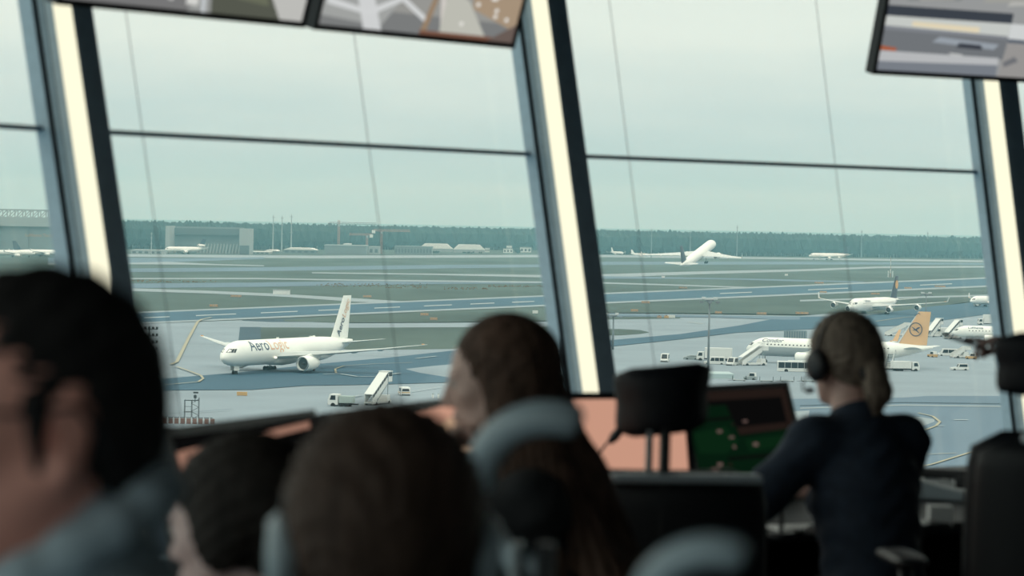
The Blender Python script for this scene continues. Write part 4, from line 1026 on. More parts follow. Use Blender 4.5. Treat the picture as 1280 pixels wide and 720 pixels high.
# ------------------------------------------------------------------ bodies: one continuous skin grown from a distance field
class Body:
    """smooth union of tapered capsules and ellipsoids, meshed with surface nets; local metres"""
    def __init__(s): s.p = []
    def cap(s, a, b, ra, rb, k=.02, op='+'):
        s.p.append(('c', np.array(a, float), np.array(b, float), ra, rb, k, op, None)); return s
    def ell(s, c, r, k=.02, R=None, op='+'):
        s.p.append(('e', np.array(c, float), np.array(r, float), None, None, k, op, None if R is None else np.array(R, float))); return s
    def box(s, lo, hi, op='-', k=.004):
        s.p.append(('b', np.array(lo, float), np.array(hi, float), None, None, k, op, None)); return s
    def bounds(s, p):
        if p[0] == 'c': return np.minimum(p[1] - p[3], p[2] - p[4]), np.maximum(p[1] + p[3], p[2] + p[4])
        if p[0] == 'b': return p[1], p[2]
        r = p[2] if p[7] is None else np.abs(p[7]) @ p[2]
        return p[1] - r, p[1] + r
    def mesh(s, vox):
        bl = [s.bounds(p) for p in s.p if p[6] == '+']
        lo = np.min([b[0] for b in bl], 0) - 3 * vox; hi = np.max([b[1] for b in bl], 0) + 3 * vox
        n = np.ceil((hi - lo) / vox).astype(int) + 1
        F = np.full(n, .2, np.float32); ax = [lo[i] + np.arange(n[i]) * vox for i in range(3)]
        for p in s.p:
            pad = p[5] * 1.6 + 4 * vox; b0, b1 = s.bounds(p)
            i0 = np.maximum(0, np.floor((b0 - pad - lo) / vox).astype(int)); i1 = np.minimum(n, np.ceil((b1 + pad - lo) / vox).astype(int) + 1)
            if np.any(i1 <= i0): continue
            X, Y, Z = np.meshgrid(ax[0][i0[0]:i1[0]], ax[1][i0[1]:i1[1]], ax[2][i0[2]:i1[2]], indexing='ij')
            Q = np.stack([X, Y, Z], -1)
            if p[0] == 'c':
                ba = p[2] - p[1]; L2 = max(1e-12, ba @ ba); t = np.clip((Q - p[1]) @ ba / L2, 0, 1)
                d = np.linalg.norm(Q - p[1] - t[..., None] * ba, axis=-1) - (p[3] + (p[4] - p[3]) * t)
            elif p[0] == 'b':
                c = (p[1] + p[2]) / 2; h = (p[2] - p[1]) / 2; q = np.abs(Q - c) - h
                d = np.linalg.norm(np.maximum(q, 0), axis=-1) + np.minimum(q.max(-1), 0)
            else:
                q = Q - p[1]
                if p[7] is not None: q = q @ p[7]
                k0 = np.linalg.norm(q / p[2], axis=-1); k1 = np.linalg.norm(q / p[2] ** 2, axis=-1)
                d = k0 * (k0 - 1) / np.maximum(k1, 1e-6)
            sl = tuple(slice(i0[i], i1[i]) for i in range(3)); f = F[sl]; k = p[5]
            if p[6] == '+':
                h = np.clip(.5 + .5 * (f - d) / k, 0, 1); F[sl] = f * (1 - h) + d * h - k * h * (1 - h)
            else:
                h = np.clip(.5 - .5 * (f + d) / k, 0, 1); F[sl] = f * (1 - h) - d * h + k * h * (1 - h)
        neg = F < 0
        cnt = np.zeros(np.array(F.shape) - 1, np.int8)
        for dx in (0, 1):
            for dy in (0, 1):
                for dz in (0, 1): cnt += neg[dx:n[0] - 1 + dx, dy:n[1] - 1 + dy, dz:n[2] - 1 + dz]
        act = (cnt > 0) & (cnt < 8); idx = -np.ones(act.shape, np.int64); cells = np.argwhere(act); idx[act] = np.arange(len(cells))
        acc = np.zeros((len(cells), 3)); num = np.zeros(len(cells))
        cor = [(x, y, z) for x in (0, 1) for y in (0, 1) for z in (0, 1)]
        for a in cor:
            for i in range(3):
                if a[i] == 0:
                    b = list(a); b[i] = 1
                    fa = F[cells[:, 0] + a[0], cells[:, 1] + a[1], cells[:, 2] + a[2]]; fb = F[cells[:, 0] + b[0], cells[:, 1] + b[1], cells[:, 2] + b[2]]
                    m = (fa < 0) != (fb < 0); t = np.where(m, fa / np.where(m, fa - fb, 1), 0)
                    pt = np.tile(np.array(a, float), (len(cells), 1)); pt[:, i] += t
                    acc[m] += pt[m]; num[m] += 1
        V = lo + (cells + acc / num[:, None]) * vox
        fc = []
        for i in range(3):
            j, k = (i + 1) % 3, (i + 2) % 3
            sa = [slice(None)] * 3; sb_ = [slice(None)] * 3; sa[i] = slice(0, n[i] - 1); sb_[i] = slice(1, n[i])
            A, B = neg[tuple(sa)], neg[tuple(sb_)]; e = np.argwhere(A != B); e = e[(e[:, j] > 0) & (e[:, k] > 0) & (e[:, j] < n[j] - 1) & (e[:, k] < n[k] - 1)]
            fl = A[e[:, 0], e[:, 1], e[:, 2]]
            def at(dj, dk):
                c = e.copy(); c[:, j] += dj; c[:, k] += dk; return idx[c[:, 0], c[:, 1], c[:, 2]]
            q = np.stack([at(-1, -1), at(0, -1), at(0, 0), at(-1, 0)], 1)
            q[~fl] = q[~fl][:, ::-1]; fc.append(q)
        return V, np.concatenate(fc)
    def build(s, name, m, parent, vox=.008, disp=None, smooth_iter=2):
        V, Fq = s.mesh(vox)
        for _ in range(smooth_iter):
            A = np.zeros_like(V); c = np.zeros(len(V))
            for a in range(4):
                b = (a + 1) % 4
                np.add.at(A, Fq[:, a], V[Fq[:, b]]); np.add.at(c, Fq[:, a], 1); np.add.at(A, Fq[:, b], V[Fq[:, a]]); np.add.at(c, Fq[:, b], 1)
            V = V * .5 + .5 * A / np.maximum(c, 1)[:, None]
        if disp is not None: V = disp(V)
        me = bpy.data.meshes.new(name); me.from_pydata(V.tolist(), [], Fq.tolist()); me.materials.append(m); me.shade_smooth(); me.update()
        return link(name, me, parent)

def N(v): v = np.array(v, float); return v / np.linalg.norm(v)
def ik(a, t, l1, l2, pole):
    a, t, pole = np.array(a, float), np.array(t, float), np.array(pole, float)
    d = t - a; L = np.linalg.norm(d); L = min(L, (l1 + l2) * .995); d = N(d); t = a + d * L
    x = (l1 * l1 - l2 * l2 + L * L) / (2 * L); h = math.sqrt(max(0, l1 * l1 - x * x))
    pv = pole - a; pv = pv - d * (pv @ d); return a + d * x + N(pv) * h, t
def rotm(yaw, pitch, roll=0):
    cy, sy = math.cos(yaw), math.sin(yaw); cp, sp = math.cos(pitch), math.sin(pitch); c, s_ = math.cos(roll), math.sin(roll)
    # pitch > 0 nods down
    return np.array([[cy, -sy, 0], [sy, cy, 0], [0, 0, 1]]) @ np.array([[cp, 0, sp], [0, 1, 0], [-sp, 0, cp]]) @ np.array([[1, 0, 0], [0, c, -s_], [0, s_, c]])

def head(B, C, R, k=1.0, male=False):
    """+x face, +y left ear, z up; chin to crown about 0.225 m"""
    T = lambda p: C + R @ (np.array(p, float) * k)
    e = lambda c, r, kk=.02, op='+', Rl=None: B.ell(T(c), np.array(r) * k, kk * k, R if Rl is None else R @ Rl, op)
    c_ = lambda a, b, ra, rb, kk=.012, op='+': B.cap(T(a), T(b), ra * k, rb * k, kk * k, op)
    e((-.012, 0, .036), (.094, .073, .080)); e((.030, 0, -.008), (.062, .060, .088), .03)
    jw = .049 if male else .042
    e((.030, 0, -.065), (.050, jw, .036), .03); e((.072, 0, -.088), (.019, .021 if male else .017, .017), .02)
    for s in (1, -1):
        c_((-.002, s * .058, -.03), (.058, s * .026, -.086), .016, .014, .022)
        e((.058, s * .042, -.014), (.022, .019, .018), .018)
        e((.093, s * .031, .010), (.010, .017, .010), .010, '-')
        e((.078, s * .031, .010), (.0125, .0135, .0125), .003)
        c_((.087, s * .014, .027), (.080, s * .046, .026), .007, .006, .010)
        e((.098, s * .0115, -.030), (.010, .0075, .0075), .006)
    c_((.090, 0, .018), (.110, 0, -.024), .0075, .0105, .010)
    e((.094, 0, -.051), (.009, .023, .0055), .006); e((.092, 0, -.062), (.009, .020, .006), .006)
    c_((.104, -.02, -.0565), (.104, .02, -.0565), .0022, .0022, .004, '-')
    for s in (1, -1):
        th = s * .35; Re = np.array([[math.cos(th), -math.sin(th), 0], [math.sin(th), math.cos(th), 0], [0, 0, 1]])
        e((-.010, s * .078, -.002), (.019, .0065, .032), .008, '+', Re)
        e((-.004, s * .086, .002), (.010, .006, .017), .004, '-', Re); e((-.002, s * .075, -.030), (.009, .006, .010), .006)
def hand(B, w, d, nrm, curl=.5, spread=.1, point=False, s=1, k=1.0):
    """wrist w, direction d, palm normal nrm; s = side on which the thumb leaves"""
    d, nrm = N(d), N(nrm); nrm = N(nrm - d * (nrm @ d)); sd = np.cross(d, nrm) * s
    w = np.array(w, float); Rp = np.stack([d, sd, nrm], 1)
    B.ell(w + d * .045 * k, (np.array([.050, .040, .015])) * k, .012, Rp)
    lens = [.072, .080, .074, .058]
    for i in range(4):
        o = (.030 - i * .020); base = w + d * (.082 - abs(i - 1.2) * .004) * k + sd * o * k; dd = N(d + sd * spread * (1.2 - i) * .6)
        c = curl * (1 + .12 * i) if not (point and i == 0) else .06
        p = base; ang = 0; r = .0085 if i < 3 else .0072
        for j, f in enumerate((.45, .32, .23)):
            ang += c * (1.0 if j else .8); q = p + (dd * math.cos(ang) + nrm * math.sin(ang)) * lens[i] * f * k
            B.cap(p, q, r * (1 - .08 * j) * k, r * (.94 - .08 * j) * k, .005); p = q
    a = w + d * .022 * k + sd * .028 * k; b = a + (d * .55 + sd * .75 + nrm * .35) * .040 * k; c = b + N(d * .9 + sd * .15 + nrm * .5) * .030 * k; e = c + N(d * .9 - sd * .1 + nrm * .4) * .024 * k
    B.cap(a, b, .014 * k, .0105 * k, .012); B.cap(b, c, .0100 * k, .0092 * k, .006); B.cap(c, e, .0090 * k, .0078 * k, .005)

def seated(name, label, loc, rz, skin, hair, top, *, male=False, lean=.10, headyaw=0.0, headpitch=0.0, headroll=0.0, raise_=0.0, arms=None, hairfn=None, top_parts=None, trousers=None, sw=None, neck=.085, k=1.0, vox=.007, seat=.47, hair_vox=.006, turn=0.0, hairname='hair', topname='jacket', pointing=None, top_noise=.004):
    """a person sitting, facing +x of the root; the head, trunk, arms and legs are one skin, clothes are children"""
    root = link(name, None, None, loc, (0, 0, rz)); tag(root, label, 'person')
    A = lambda p: np.array(p, float)
    P = A((-.02, 0, seat + .095 + raise_)); sl, cl = math.sin(lean), math.cos(lean); up = A((sl, 0, cl))
    chest = P + up * .30; C7 = P + up * .505; sh_w = sw or (.185 if male else .160)
    left = A((-math.sin(turn) * 0, 1, 0)); S_ = {1: P + up * .445 + left * sh_w, -1: P + up * .445 - left * sh_w}
    Rh = rotm(headyaw, headpitch, headroll); nb = C7 + A((.018, 0, .03 * neck / .085)); HC = nb + up * (.055 * neck / .085) + Rh @ A((.018, 0, .082)) * k
    B = Body()
    B.ell(P + A((0, 0, -.0)), (.115, .165, .10), .05); B.cap(P + up * .05, chest, .105, .115, .05)
    B.ell(chest + up * .04, (.105, .155 if male else sh_w * .84, .15), .05)
    B.cap(S_[1], S_[-1], .050, .050, .05); B.cap(C7 - up * .03, nb, .066 if male else .055, .058 if male else .049, .03)
    B.cap(nb, HC + Rh @ A((-.022, 0, -.045)), .058 if male else .048, .056 if male else .047, .02)
    head(B, HC, Rh, k, male)
    arms = arms or {}; J = {}
    l1, l2 = (.30, .265) if male else (.28, .245)
    for s in (1, -1):
        t, pole, nrm, curl, pt = arms.get(s, ((.36, s * .13, seat + .14), (-.2, s * .6, seat + .2), (0, 0, -1), .5, False))[:5]
        el, w = ik(S_[s], t, l1, l2, pole); J[s] = (el, w)
        B.cap(S_[s], el, .050 if sh_w > .15 else .043, .039, .03); B.cap(el, w, .038, .026, .02)
        hand(B, w + N(w - el) * .008, (w - el) if len(arms.get(s, ())) < 6 else arms[s][5], nrm, curl, .12, pt, -s, .95)
    for s in (1, -1):
        hip = P + A((0, s * .085, -.02)); kn = A((.42, s * .12, seat + .06 + min(raise_, .0))); an = A((.40, s * .12, .10)); B.cap(hip, kn, .078, .055, .03); B.cap(kn, an, .052, .036, .02); B.cap(an, an + A((.15, s * .02, -.05)), .036, .026, .02)
        B.cap(an + A((-.03, 0, -.05)), an + A((.08, s * .01, -.055)), .032, .030, .02)
    body = B.build('body', skin, root, vox)
    # clothes
    Tm = Body(); o = .014
    Tm.ell(P + up * .0, (.115 + o, .165 + o, .11), .05); Tm.cap(P + up * .05, chest, .105 + o, .115 + o, .05); Tm.ell(chest + up * .04, (.105 + o, (.155 if male else sh_w * .84) + o, .15), .05)
    Tm.cap(S_[1] + up * .004, S_[-1] + up * .004, .050 + o, .050 + o, .05); Tm.cap(C7 - up * .05, C7 + up * (.018 if male else -.004), .085 if male else .074, .072 if male else .060, .03)
    for s in (1, -1):
        el, w = J[s]; Tm.cap(S_[s], el, (.052 if sh_w > .15 else .044) + o, .043 + o, .03); Tm.cap(el, w - N(w - el) * .01, .042 + o, .032 + o, .02)
    if top_parts: top_parts(Tm, dict(P=P, C7=C7, chest=chest, S=S_, J=J, HC=HC, Rh=Rh, up=up))
    nz = top_noise
    def fold(V):
        d = nz * (np.sin(V[:, 2] * 95 + 3 * np.sin(V[:, 1] * 31) + 2 * np.sin(V[:, 0] * 23)) * .6 + np.sin(V[:, 2] * 41 + V[:, 0] * 37 - V[:, 1] * 29) * .7)
        c = chest; n = V - np.array([c[0], c[1], 0]); n[:, 2] = 0; n /= np.maximum(np.linalg.norm(n, axis=1), .05)[:, None]
        return V + n * d[:, None]
    Tm.build(topname, top, root, vox + .001, fold)
    L_ = Body()
    for s in (1, -1):
        hip = P + A((0, s * .085, -.02)); kn = A((.42, s * .12, seat + .06)); an = A((.40, s * .12, .10)); L_.cap(hip, kn, .090, .066, .03); L_.cap(kn, an + A((0, 0, .02)), .064, .056, .02)
    L_.ell(P + A((0, 0, -.03)), (.125, .18, .09), .05)
    L_.build('trousers', trousers or mat('dark trousers', (.012, .014, .02), .9), root, .011)
    for s in (1, -1):
        Sh = Body(); an = A((.40, s * .12, .10)); Sh.cap(an + A((-.045, 0, -.058)), an + A((.17, s * .022, -.062)), .040, .034, .02); Sh.cap(an + A((-.02, 0, -.03)), an + A((-.02, 0, -.05)), .045, .045, .02)
        Sh.build('shoe', mat('black shoe leather', (.01, .01, .012), .5), root, .010)
    if hairfn:
        H = Body(); disp = hairfn(H, HC, Rh, k, dict(P=P, C7=C7, up=up, nb=nb)); H.build(hairname, hair, root, hair_vox, disp)
    for s in (1, -1):
        me = MB(); me.loft([[(.0125 * math.sin(a) * math.cos(t) * k, .0125 * math.sin(a) * math.sin(t) * k, .0125 * math.cos(a) * k) for t in [2 * PI * j / 10 for j in range(10)]] for a in [PI * (i + .02) / 6.04 for i in range(7)]])
        ep = HC + Rh @ A((.0795, s * .031, .010)) * k
        ey = me.build('eye', mat('eye white', (.55, .52, .5), .2), root, smooth=True, loc=tuple(ep))
        me = MB(); me.loft([[(.0116, .0055 * math.cos(t), .0055 * math.sin(t)) for t in [2 * PI * j / 10 for j in range(10)]], [(.0128, .003 * math.cos(t), .003 * math.sin(t)) for t in [2 * PI * j / 10 for j in range(10)]]])
        io = me.build('iris', mat('dark iris', (.02, .015, .01), .1), ey, smooth=True); io.rotation_euler = Matrix(Rh.tolist()).to_euler()
    return root, dict(HC=HC, Rh=Rh, P=P, C7=C7, S=S_, J=J, up=up)

def short_hair(len_=.012, low=-.055, over_ears=False):
    def fn(H, HC, R, k, D):
        T = lambda p: HC + R @ (np.array(p, float) * k)
        H.ell(T((-.016, 0, .040)), np.array([.094 + len_, .073 + len_, .083 + len_]) * k, .02, R)
        H.ell(T((-.058, 0, -.008)), np.array([.056, .062, .062]) * k, .03, R)
        H.ell(T((.078, 0, -.034)), np.array([.078, .12, .085]) * k, .018, R, '-')       # face opening
        for s in (1, -1):
            if over_ears: H.ell(T((-.012, s * .074, .0)), np.array([.040, .022, .052]) * k, .02, R); continue
            H.ell(T((-.006, s * .088, -.010)), np.array([.028, .028, .042]) * k, .010, R, '-')   # round the ears
            H.cap(T((.020, s * .070, .020)), T((.014, s * .071, -.028)), .010 * k, .006 * k, .012)        # sideburns
        H.ell(T((.02, 0, low - .085)), np.array([.14, .12, .085]) * k, .012, R, '-')
        Ri = R.T
        def disp(V):
            q = (V - HC) @ R
            a = np.arctan2(q[:, 1], q[:, 2] + .02)
            d = .0022 * np.sin(a * 60 + q[:, 0] * 60) + .0016 * np.sin(a * 23 - q[:, 0] * 130)
            n = q - np.array([-.016, 0, .02]); n /= np.linalg.norm(n, axis=1)[:, None]
            return V + (n * d[:, None]) @ R.T
        return disp
    return fn

# ------------------------------------------------------------------ control room furniture
M_black = mat('black leather', (.007, .009, .013), .55, spec=.25, var=.15, scale=30, bump=.15)
M_blackp = mat('black plastic', (.012, .014, .018), .45)
M_greyp = mat('blue grey plastic', (.36, .44, .49), .4)
M_chrome = mat('brushed steel', (.45, .50, .52), .28, .9)
M_desk = mat('dark desk laminate', (.014, .018, .024), .6, spec=.2, var=.1, scale=12)
M_deskp = mat('dark desk panel', (.012, .014, .018), .7)
M_paper = mat('white paper', (.85, .88, .88), .9)
DZ = FLOOR_Z + .70

def pad(w, h, t, bend=0.0, n=18, m=12, p=3.2, crown=.35):
    """cushion: y width, z height, x thickness; ends bent towards +x"""
    b = MB(); rings = []
    for i in range(m + 1):
        v = -1 + 2 * i / m; hh = max(1e-3, (1 - abs(v) ** p)) ** (1 / p)
        ring = []
        for j in range(2 * n):
            a = 2 * PI * j / (2 * n); c, s_ = math.cos(a), math.sin(a)
            y = math.copysign(abs(c) ** (2 / p), c) * w / 2 * (.55 + .45 * hh); x = math.copysign(abs(s_) ** (2 / 2.4), s_) * t / 2 * hh
            ring.append((x + bend * (2 * y / w) ** 2, y, v * h / 2))
        rings.append(ring)
    b.loft(rings); return b
deg_ = math.radians
def office_chair(label, loc, rz, raise_=0.0, hoop=False, group=None, fm=None, bw=.40, tilt=.06, hr=(.215, .15), backtop=.965, hz0=1.115, hs=1.0):
    r = thing('office_chair', label, 'chair', loc, rz, group); fm = fm or M_blackp; z = raise_
    seat = pad(.46, .48, .10, 0); seat.xform(Matrix.Translation((.02, 0, .46 + z)) @ Matrix.Rotation(PI / 2, 4, 'Y')); seat.build('seat', M_black, r, smooth=True)
    bh = backtop - .52; bk = pad(bw, bh, .09, .05, p=5); bk.xform(Matrix.Translation((-.235, 0, .52 + bh / 2 + z)) @ Matrix.Rotation(-tilt, 4, 'Y')); bo = bk.build('backrest', M_black, r, smooth=True)
    sh = pad(bw * .97, bh * .95, .035, .05, p=5); sh.xform(Matrix.Translation((-.285, 0, .52 + bh / 2 + z)) @ Matrix.Rotation(-tilt, 4, 'Y')); sh.build('back_shell', fm, r, smooth=True)
    b = MB(); b.box((-.300 - tilt * bh * .5, .05, backtop + z - .012), (.05, bw * .30, .02)); b.box((-.300 - tilt * bh * .5, -.105, backtop + z - .012), (.05, bw * .42, .02)); b.build('edge_highlight', M_greyp, bo, bevel=.008)  # grey bars painting in the highlight along the backrest's top edge
    xo = -.25 - tilt * (hz0 - .75)
    b = MB(); b.bar((-.275 - tilt * .3, .038, backtop - .14 + z), (xo - .02, .036, hz0 - .02 + z), .020, .014, up=(0, 1, 0)); b.build('headrest_post', M_chrome, r, bevel=.003)
    b = MB(); b.bar((-.275 - tilt * .3, .004, backtop - .14 + z), (xo - .02, .002, hz0 - .02 + z), .034, .02, up=(0, 1, 0)); b.build('headrest_bracket', M_blackp, r, bevel=.003)
    if not hoop:
        h = pad(hr[0], hr[1], .085, .045, p=4.5)
        h.v = [(x, y * (1 + .14 * (zz / hr[1] * 2) * (1 if zz > 0 else -.25)) , zz + .012 * (y / hr[0] * -2)) for x, y, zz in h.v]
        h.xform(Matrix.Translation((xo, 0, hz0 + z))); h.build('headrest', M_black, r, smooth=True)
    else:
        def ring(a0, a1, m, nm, w, par):
            b = MB(); n = 20; path = []; rad = []
            for i in range(n + 1):
                a = a0 + (a1 - a0) * i / n; y, zz = .085 * hs * math.cos(a), .085 * hs * math.sin(a)
                path.append((xo + .02 * (y / .082) ** 2 + .008 * math.cos(2 * a), y, hz0 + .035 + z + zz)); rad.append(w * hs * (1 if 0 < i < n else .7))
            b.tube(path, rad, 12); return b.build(nm, m, par, smooth=True)
        ring(deg_(-2), deg_(112), M_greyp, 'headrest_hoop', .021, r); ring(deg_(268), deg_(326), M_greyp, 'headrest_hoop', .015, r)
        ring(deg_(324), deg_(360), M_black, 'hoop_sleeve', .010, r)
    for s in (() if hoop else (1, -1)):
        b = MB(); b.tube([(-.12, s * .25, .46 + z), (-.06, s * .29, .50 + z), (-.04, s * .29, .655 + z)], .016, 8); arm = b.build('armrest', fm, r, smooth=True)
        ap = pad(.26, .075, .03, 0, p=3); ap.xform(Matrix.Translation((.0, s * .29, .67 + z)) @ Matrix.Rotation(PI / 2, 4, 'Z') @ Matrix.Rotation(PI / 2, 4, 'Y')); ap.build('arm_pad', M_greyp if hoop else M_blackp, arm, smooth=True)
    b = MB(); b.tube([(0, 0, .10), (0, 0, .42 + z)], [.035, .028], 12); b.build('gas_lift', M_blackp, r, smooth=True)
    lr_ = .19 if hoop else .30
    for i in range(5):
        a = 2 * PI * i / 5; e = Vector((math.cos(a), math.sin(a), 0))
        b = MB(); b.bar(Vector((0, 0, .115)), e * lr_ + Vector((0, 0, .08)), .05, .035); lg = b.build('leg', fm, r)
        b = MB(); t = Vector((-e.y, e.x, 0)); c = e * lr_
        b.tube([c + t * .022 + Vector((0, 0, .03)), c - t * .022 + Vector((0, 0, .03))], .03, 12); b.build('caster', M_blackp, lg)
    return r
def stool(label, loc, h=.46):
    r = thing('operator_stool', label, 'stool', loc, 0, 'low stools under the operators')
    s = pad(.38, .38, .07, 0, p=2.2); s.xform(Matrix.Translation((0, 0, h - .035)) @ Matrix.Rotation(PI / 2, 4, 'Y')); s.build('seat', M_black, r, smooth=True)
    b = MB(); b.tube([(0, 0, .03), (0, 0, h - .06)], .03, 12); b.build('post', M_blackp, r, smooth=True)
    b = MB(); b.loft([circ(.16, 24, 0), circ(.16, 24, .015), circ(.06, 24, .035)]); b.build('base', M_blackp, r)
    return r
F3 = lambda x, y, z=0.0: Vector((x, y, FLOOR_Z + z))

# curved control desk
path = [(-.98, 4.5), (-.60, 5.9), (-.30, 6.9), (.0, 8.05), (.28, 8.85), (.66, 9.3), (1.08, 9.75), (1.7, 10.3), (2.5, 10.85)]
inn = [.20, .20, .12, .12, .74, .90, .90, .85, .8]; outw = .42
P2 = [Vector(p) for p in path]; L2, R2 = [], []
for i, p in enumerate(P2):
    d = (P2[min(i + 1, len(P2) - 1)] - P2[max(i - 1, 0)]).normalized(); n = Vector((d.y, -d.x)); R2.append(p + n * inn[i]); L2.append(p - n * outw)
desk = thing('control_desk', 'long dark faceted control desk carrying the row of monitors under the windows', 'desk', F3(*path[4]))
dO = Vector(desk.location)
for i in range(len(P2) - 1):
    q = [L2[i], L2[i + 1], R2[i + 1], R2[i]]; b = MB()
    b.loft([[Vector((v.x, v.y, DZ - .035)) - dO for v in q], [Vector((v.x, v.y, DZ)) - dO for v in q]]); b.build('desk_top', M_desk, desk)
    b = MB(); a, c = L2[i], L2[i + 1]; b.bar(Vector((a.x, a.y, FLOOR_Z + .36)) - dO, Vector((c.x, c.y, FLOOR_Z + .36)) - dO, .03, .60); b.build('rear_panel', M_deskp, desk)
for i in (0, 2, 4, 6, 8):
    a, c = L2[i].lerp(R2[i], .06), L2[i].lerp(R2[i], .72); b = MB(); b.bar(Vector((a.x, a.y, FLOOR_Z + .3325)) - dO, Vector((c.x, c.y, FLOOR_Z + .3325)) - dO, .04, .665); b.build('leg', M_deskp, desk)

# monitors
M_salmon = emit_mat('lit salmon screen', (.575, .305, .215), 1.0)
M_salmon_b = emit_mat('bright patch of the salmon screen', (.72, .47, .30), 1.0)
M_salmon_d = emit_mat('dim salmon screen', (.30, .16, .115), 1.0)
M_scr_dark = emit_mat('dark screen content', (.003, .003, .003), 1.0)
M_scr_green = emit_mat('radar green screen', (.002, .011, .0045), 1.0)
M_scr_green2 = emit_mat('lighter radar green', (.003, .017, .006), 1.0)
M_scr_lbl = emit_mat('pale pink radar label', (.13, .085, .075), 1.0)
M_scr_brown = emit_mat('brown screen margin', (.016, .010, .008), 1.0)
M_bezel = mat('dark bezel', (.016, .018, .022), .35)
def screen_frame(tl, tr, h, tilt):
    """axes of a leaning screen: u right, v down, n towards the viewers"""
    u = (tr - tl); w = u.length; u.normalize(); n = Vector((u.y, -u.x, 0)).normalized()
    v = (Vector((0, 0, -1)) * math.cos(tilt) + n * math.sin(tilt)).normalized(); nn = u.cross(v) * -1
    if nn.dot(n) < 0: nn = -nn
    return u, v, nn, w
def monitor(label, tl, tr, h, tilt, patches, scr, group=None, hang=False, bez=.018, cat='monitor', name='monitor', top=True):
    u, v, n, w = screen_frame(tl, tr, h, tilt)
    mid = (tl + tr) / 2 + v * h
    base = Vector((mid.x, mid.y, DZ)) if not hang else Vector((mid.x, mid.y, mid.z))
    r = thing(name, label, cat, base, 0, group)
    def W(a, c, o=0.0): return tl + u * a + v * c + n * o - base
    b = MB(); b.loft([[W(0, 0, o), W(w, 0, o), W(w, h, o), W(0, h, o)] for o in (0, -.035)]); b.build('housing', M_blackp, r, bevel=.004)
    for x0, y0, x1, y1 in ((0, 0, w, bez), (0, h - bez, w, h), (0, bez, bez, h - bez), (w - bez, bez, w, h - bez)):
        b = MB(); b.loft([[W(x0, y0, o), W(x1, y0, o), W(x1, y1, o), W(x0, y1, o)] for o in (-.002, .006)]); b.build('bezel', M_bezel, r)
    def flat(poly, o, m, nm, par):
        bb = MB(); q = [W(bez + a * (w - 2 * bez), bez + c * (h - 2 * bez), o) for a, c in poly]
        bb.add(q, [tuple(range(len(q)))]); return bb.build(nm, m, par, fix=False)
    so = flat([(0, 0), (1, 0), (1, 1), (0, 1)], .0012, scr, 'screen', r)
    if patches:
        b = MB(); ms = []
        for k, (m, poly) in enumerate(patches):
            if m not in ms: ms.append(m)
            q = [W(bez + a * (w - 2 * bez), bez + c * (h - 2 * bez), .0015 + .00012 * k) for a, c in poly]; b.add(q, [tuple(range(len(q)))], ms.index(m))
        b.build('screen_picture', ms, so, fix=False)
    if hang:
        for q in (.3, .7):
            b = MB(); p = W(w * q, h * .3, -.04); b.bar(p, Vector((p.x, p.y, CEIL_Z - base.z)), .04); b.build('ceiling_rod', M_blackp, r)
        b = MB(); b.bar(W(w * .25, h * .3, -.045), W(w * .75, h * .3, -.045), .05, .1); b.build('mounting_plate', M_blackp, r)
    else:
        p = W(w * .5, h * .55, -.045); b = MB(); b.bar(p, Vector((p.x - n.x * .03, p.y - n.y * .03, .01)), .06, .03); b.build('stand_neck', M_blackp, r)
        b = MB(); c0 = Vector((p.x, p.y, 0)); b.loft([[c0 + Vector((x, y, z)) for x, y, z in circ(rr, 20, z)] for rr, z in ((.13, 0), (.13, .008), (.05, .016))]); b.build('stand_base', M_blackp, r)
    return r
R4 = lambda x0, y0, x1, y1: [(x0, y0), (x1, y0), (x1, y1), (x0, y1)]
GP = lambda px, py, h: G(px, py, EYE - h)
monitor('console monitor with a dark picture and a salmon strip, beside the dark-haired man', GP(205, 535, .40), GP(391, 512, .40), .34, .20,
        [(M_salmon_d, [(0.02, .10), (.085, .09), (.11, .5), (.06, .52)]), (M_salmon_d, [(.085, .09), (.98, .015), (.98, .06), (.10, .14)]), (M_scr_brown, R4(.2, .35, .8, .8))], M_scr_dark, 'console monitors')
monitor('salmon-lit console monitor in front of the long-haired woman\'s face', GP(404, 516, .40), GP(588, 494, .40), .36, .20,
        [(M_salmon_b, [(.70, .12), (.97, .04), (.97, .42), (.80, .46)]), (M_salmon_d, [(.0, .9), (1, .86), (1, 1), (0, 1)])], M_salmon, 'console monitors')
monitor('salmon-lit console monitor between the long-haired woman and the black headrest', GP(640, 491.5, .47), GP(860, 490.5, .47), .27, .22,
        [(M_salmon_d, R4(0, .955, 1, 1)), (M_scr_lbl, [(.46, .62), (.465, .62), (.52, .99), (.515, .99)])], M_salmon, 'console monitors')
gp = [(M_scr_brown, R4(0, 0, 1, .09)), (M_scr_brown, R4(.94, .09, 1, .5)), (M_scr_green, [(.02, .14), (.40, .14), (.46, .46), (.96, .42), (.96, .98), (.02, .98)]), (M_scr_dark, R4(.44, .10, .93, .36)), (M_scr_green2, [(.05, .40), (.35, .35), (.44, .52), (.3, .62), (.06, .60)]), (M_scr_green2, [(.5, .5), (.93, .48), (.93, .58), (.52, .62)]), (M_scr_brown, [(.45, .37), (.93, .355), (.93, .42), (.46, .445)]), (M_scr_dark, R4(.2, .26, .42, .29)), (M_scr_dark, R4(.3, .66, .94, .69))]
for i in range(26):
    x, y = rng.uniform(.06, .88), rng.choice([rng.uniform(.30, .64), rng.uniform(.70, .96), rng.uniform(.70, .96)]); gp.append((M_scr_lbl if i % 3 else M_scr_brown, R4(x, y, x + rng.uniform(.02, .05), y + rng.uniform(.018, .035))))
monitor('radar monitor with a dark green picture left of the short-haired woman', GP(842, 484.5, .47), GP(983, 477, .47), .33, .30, gp, M_scr_dark, 'console monitors')

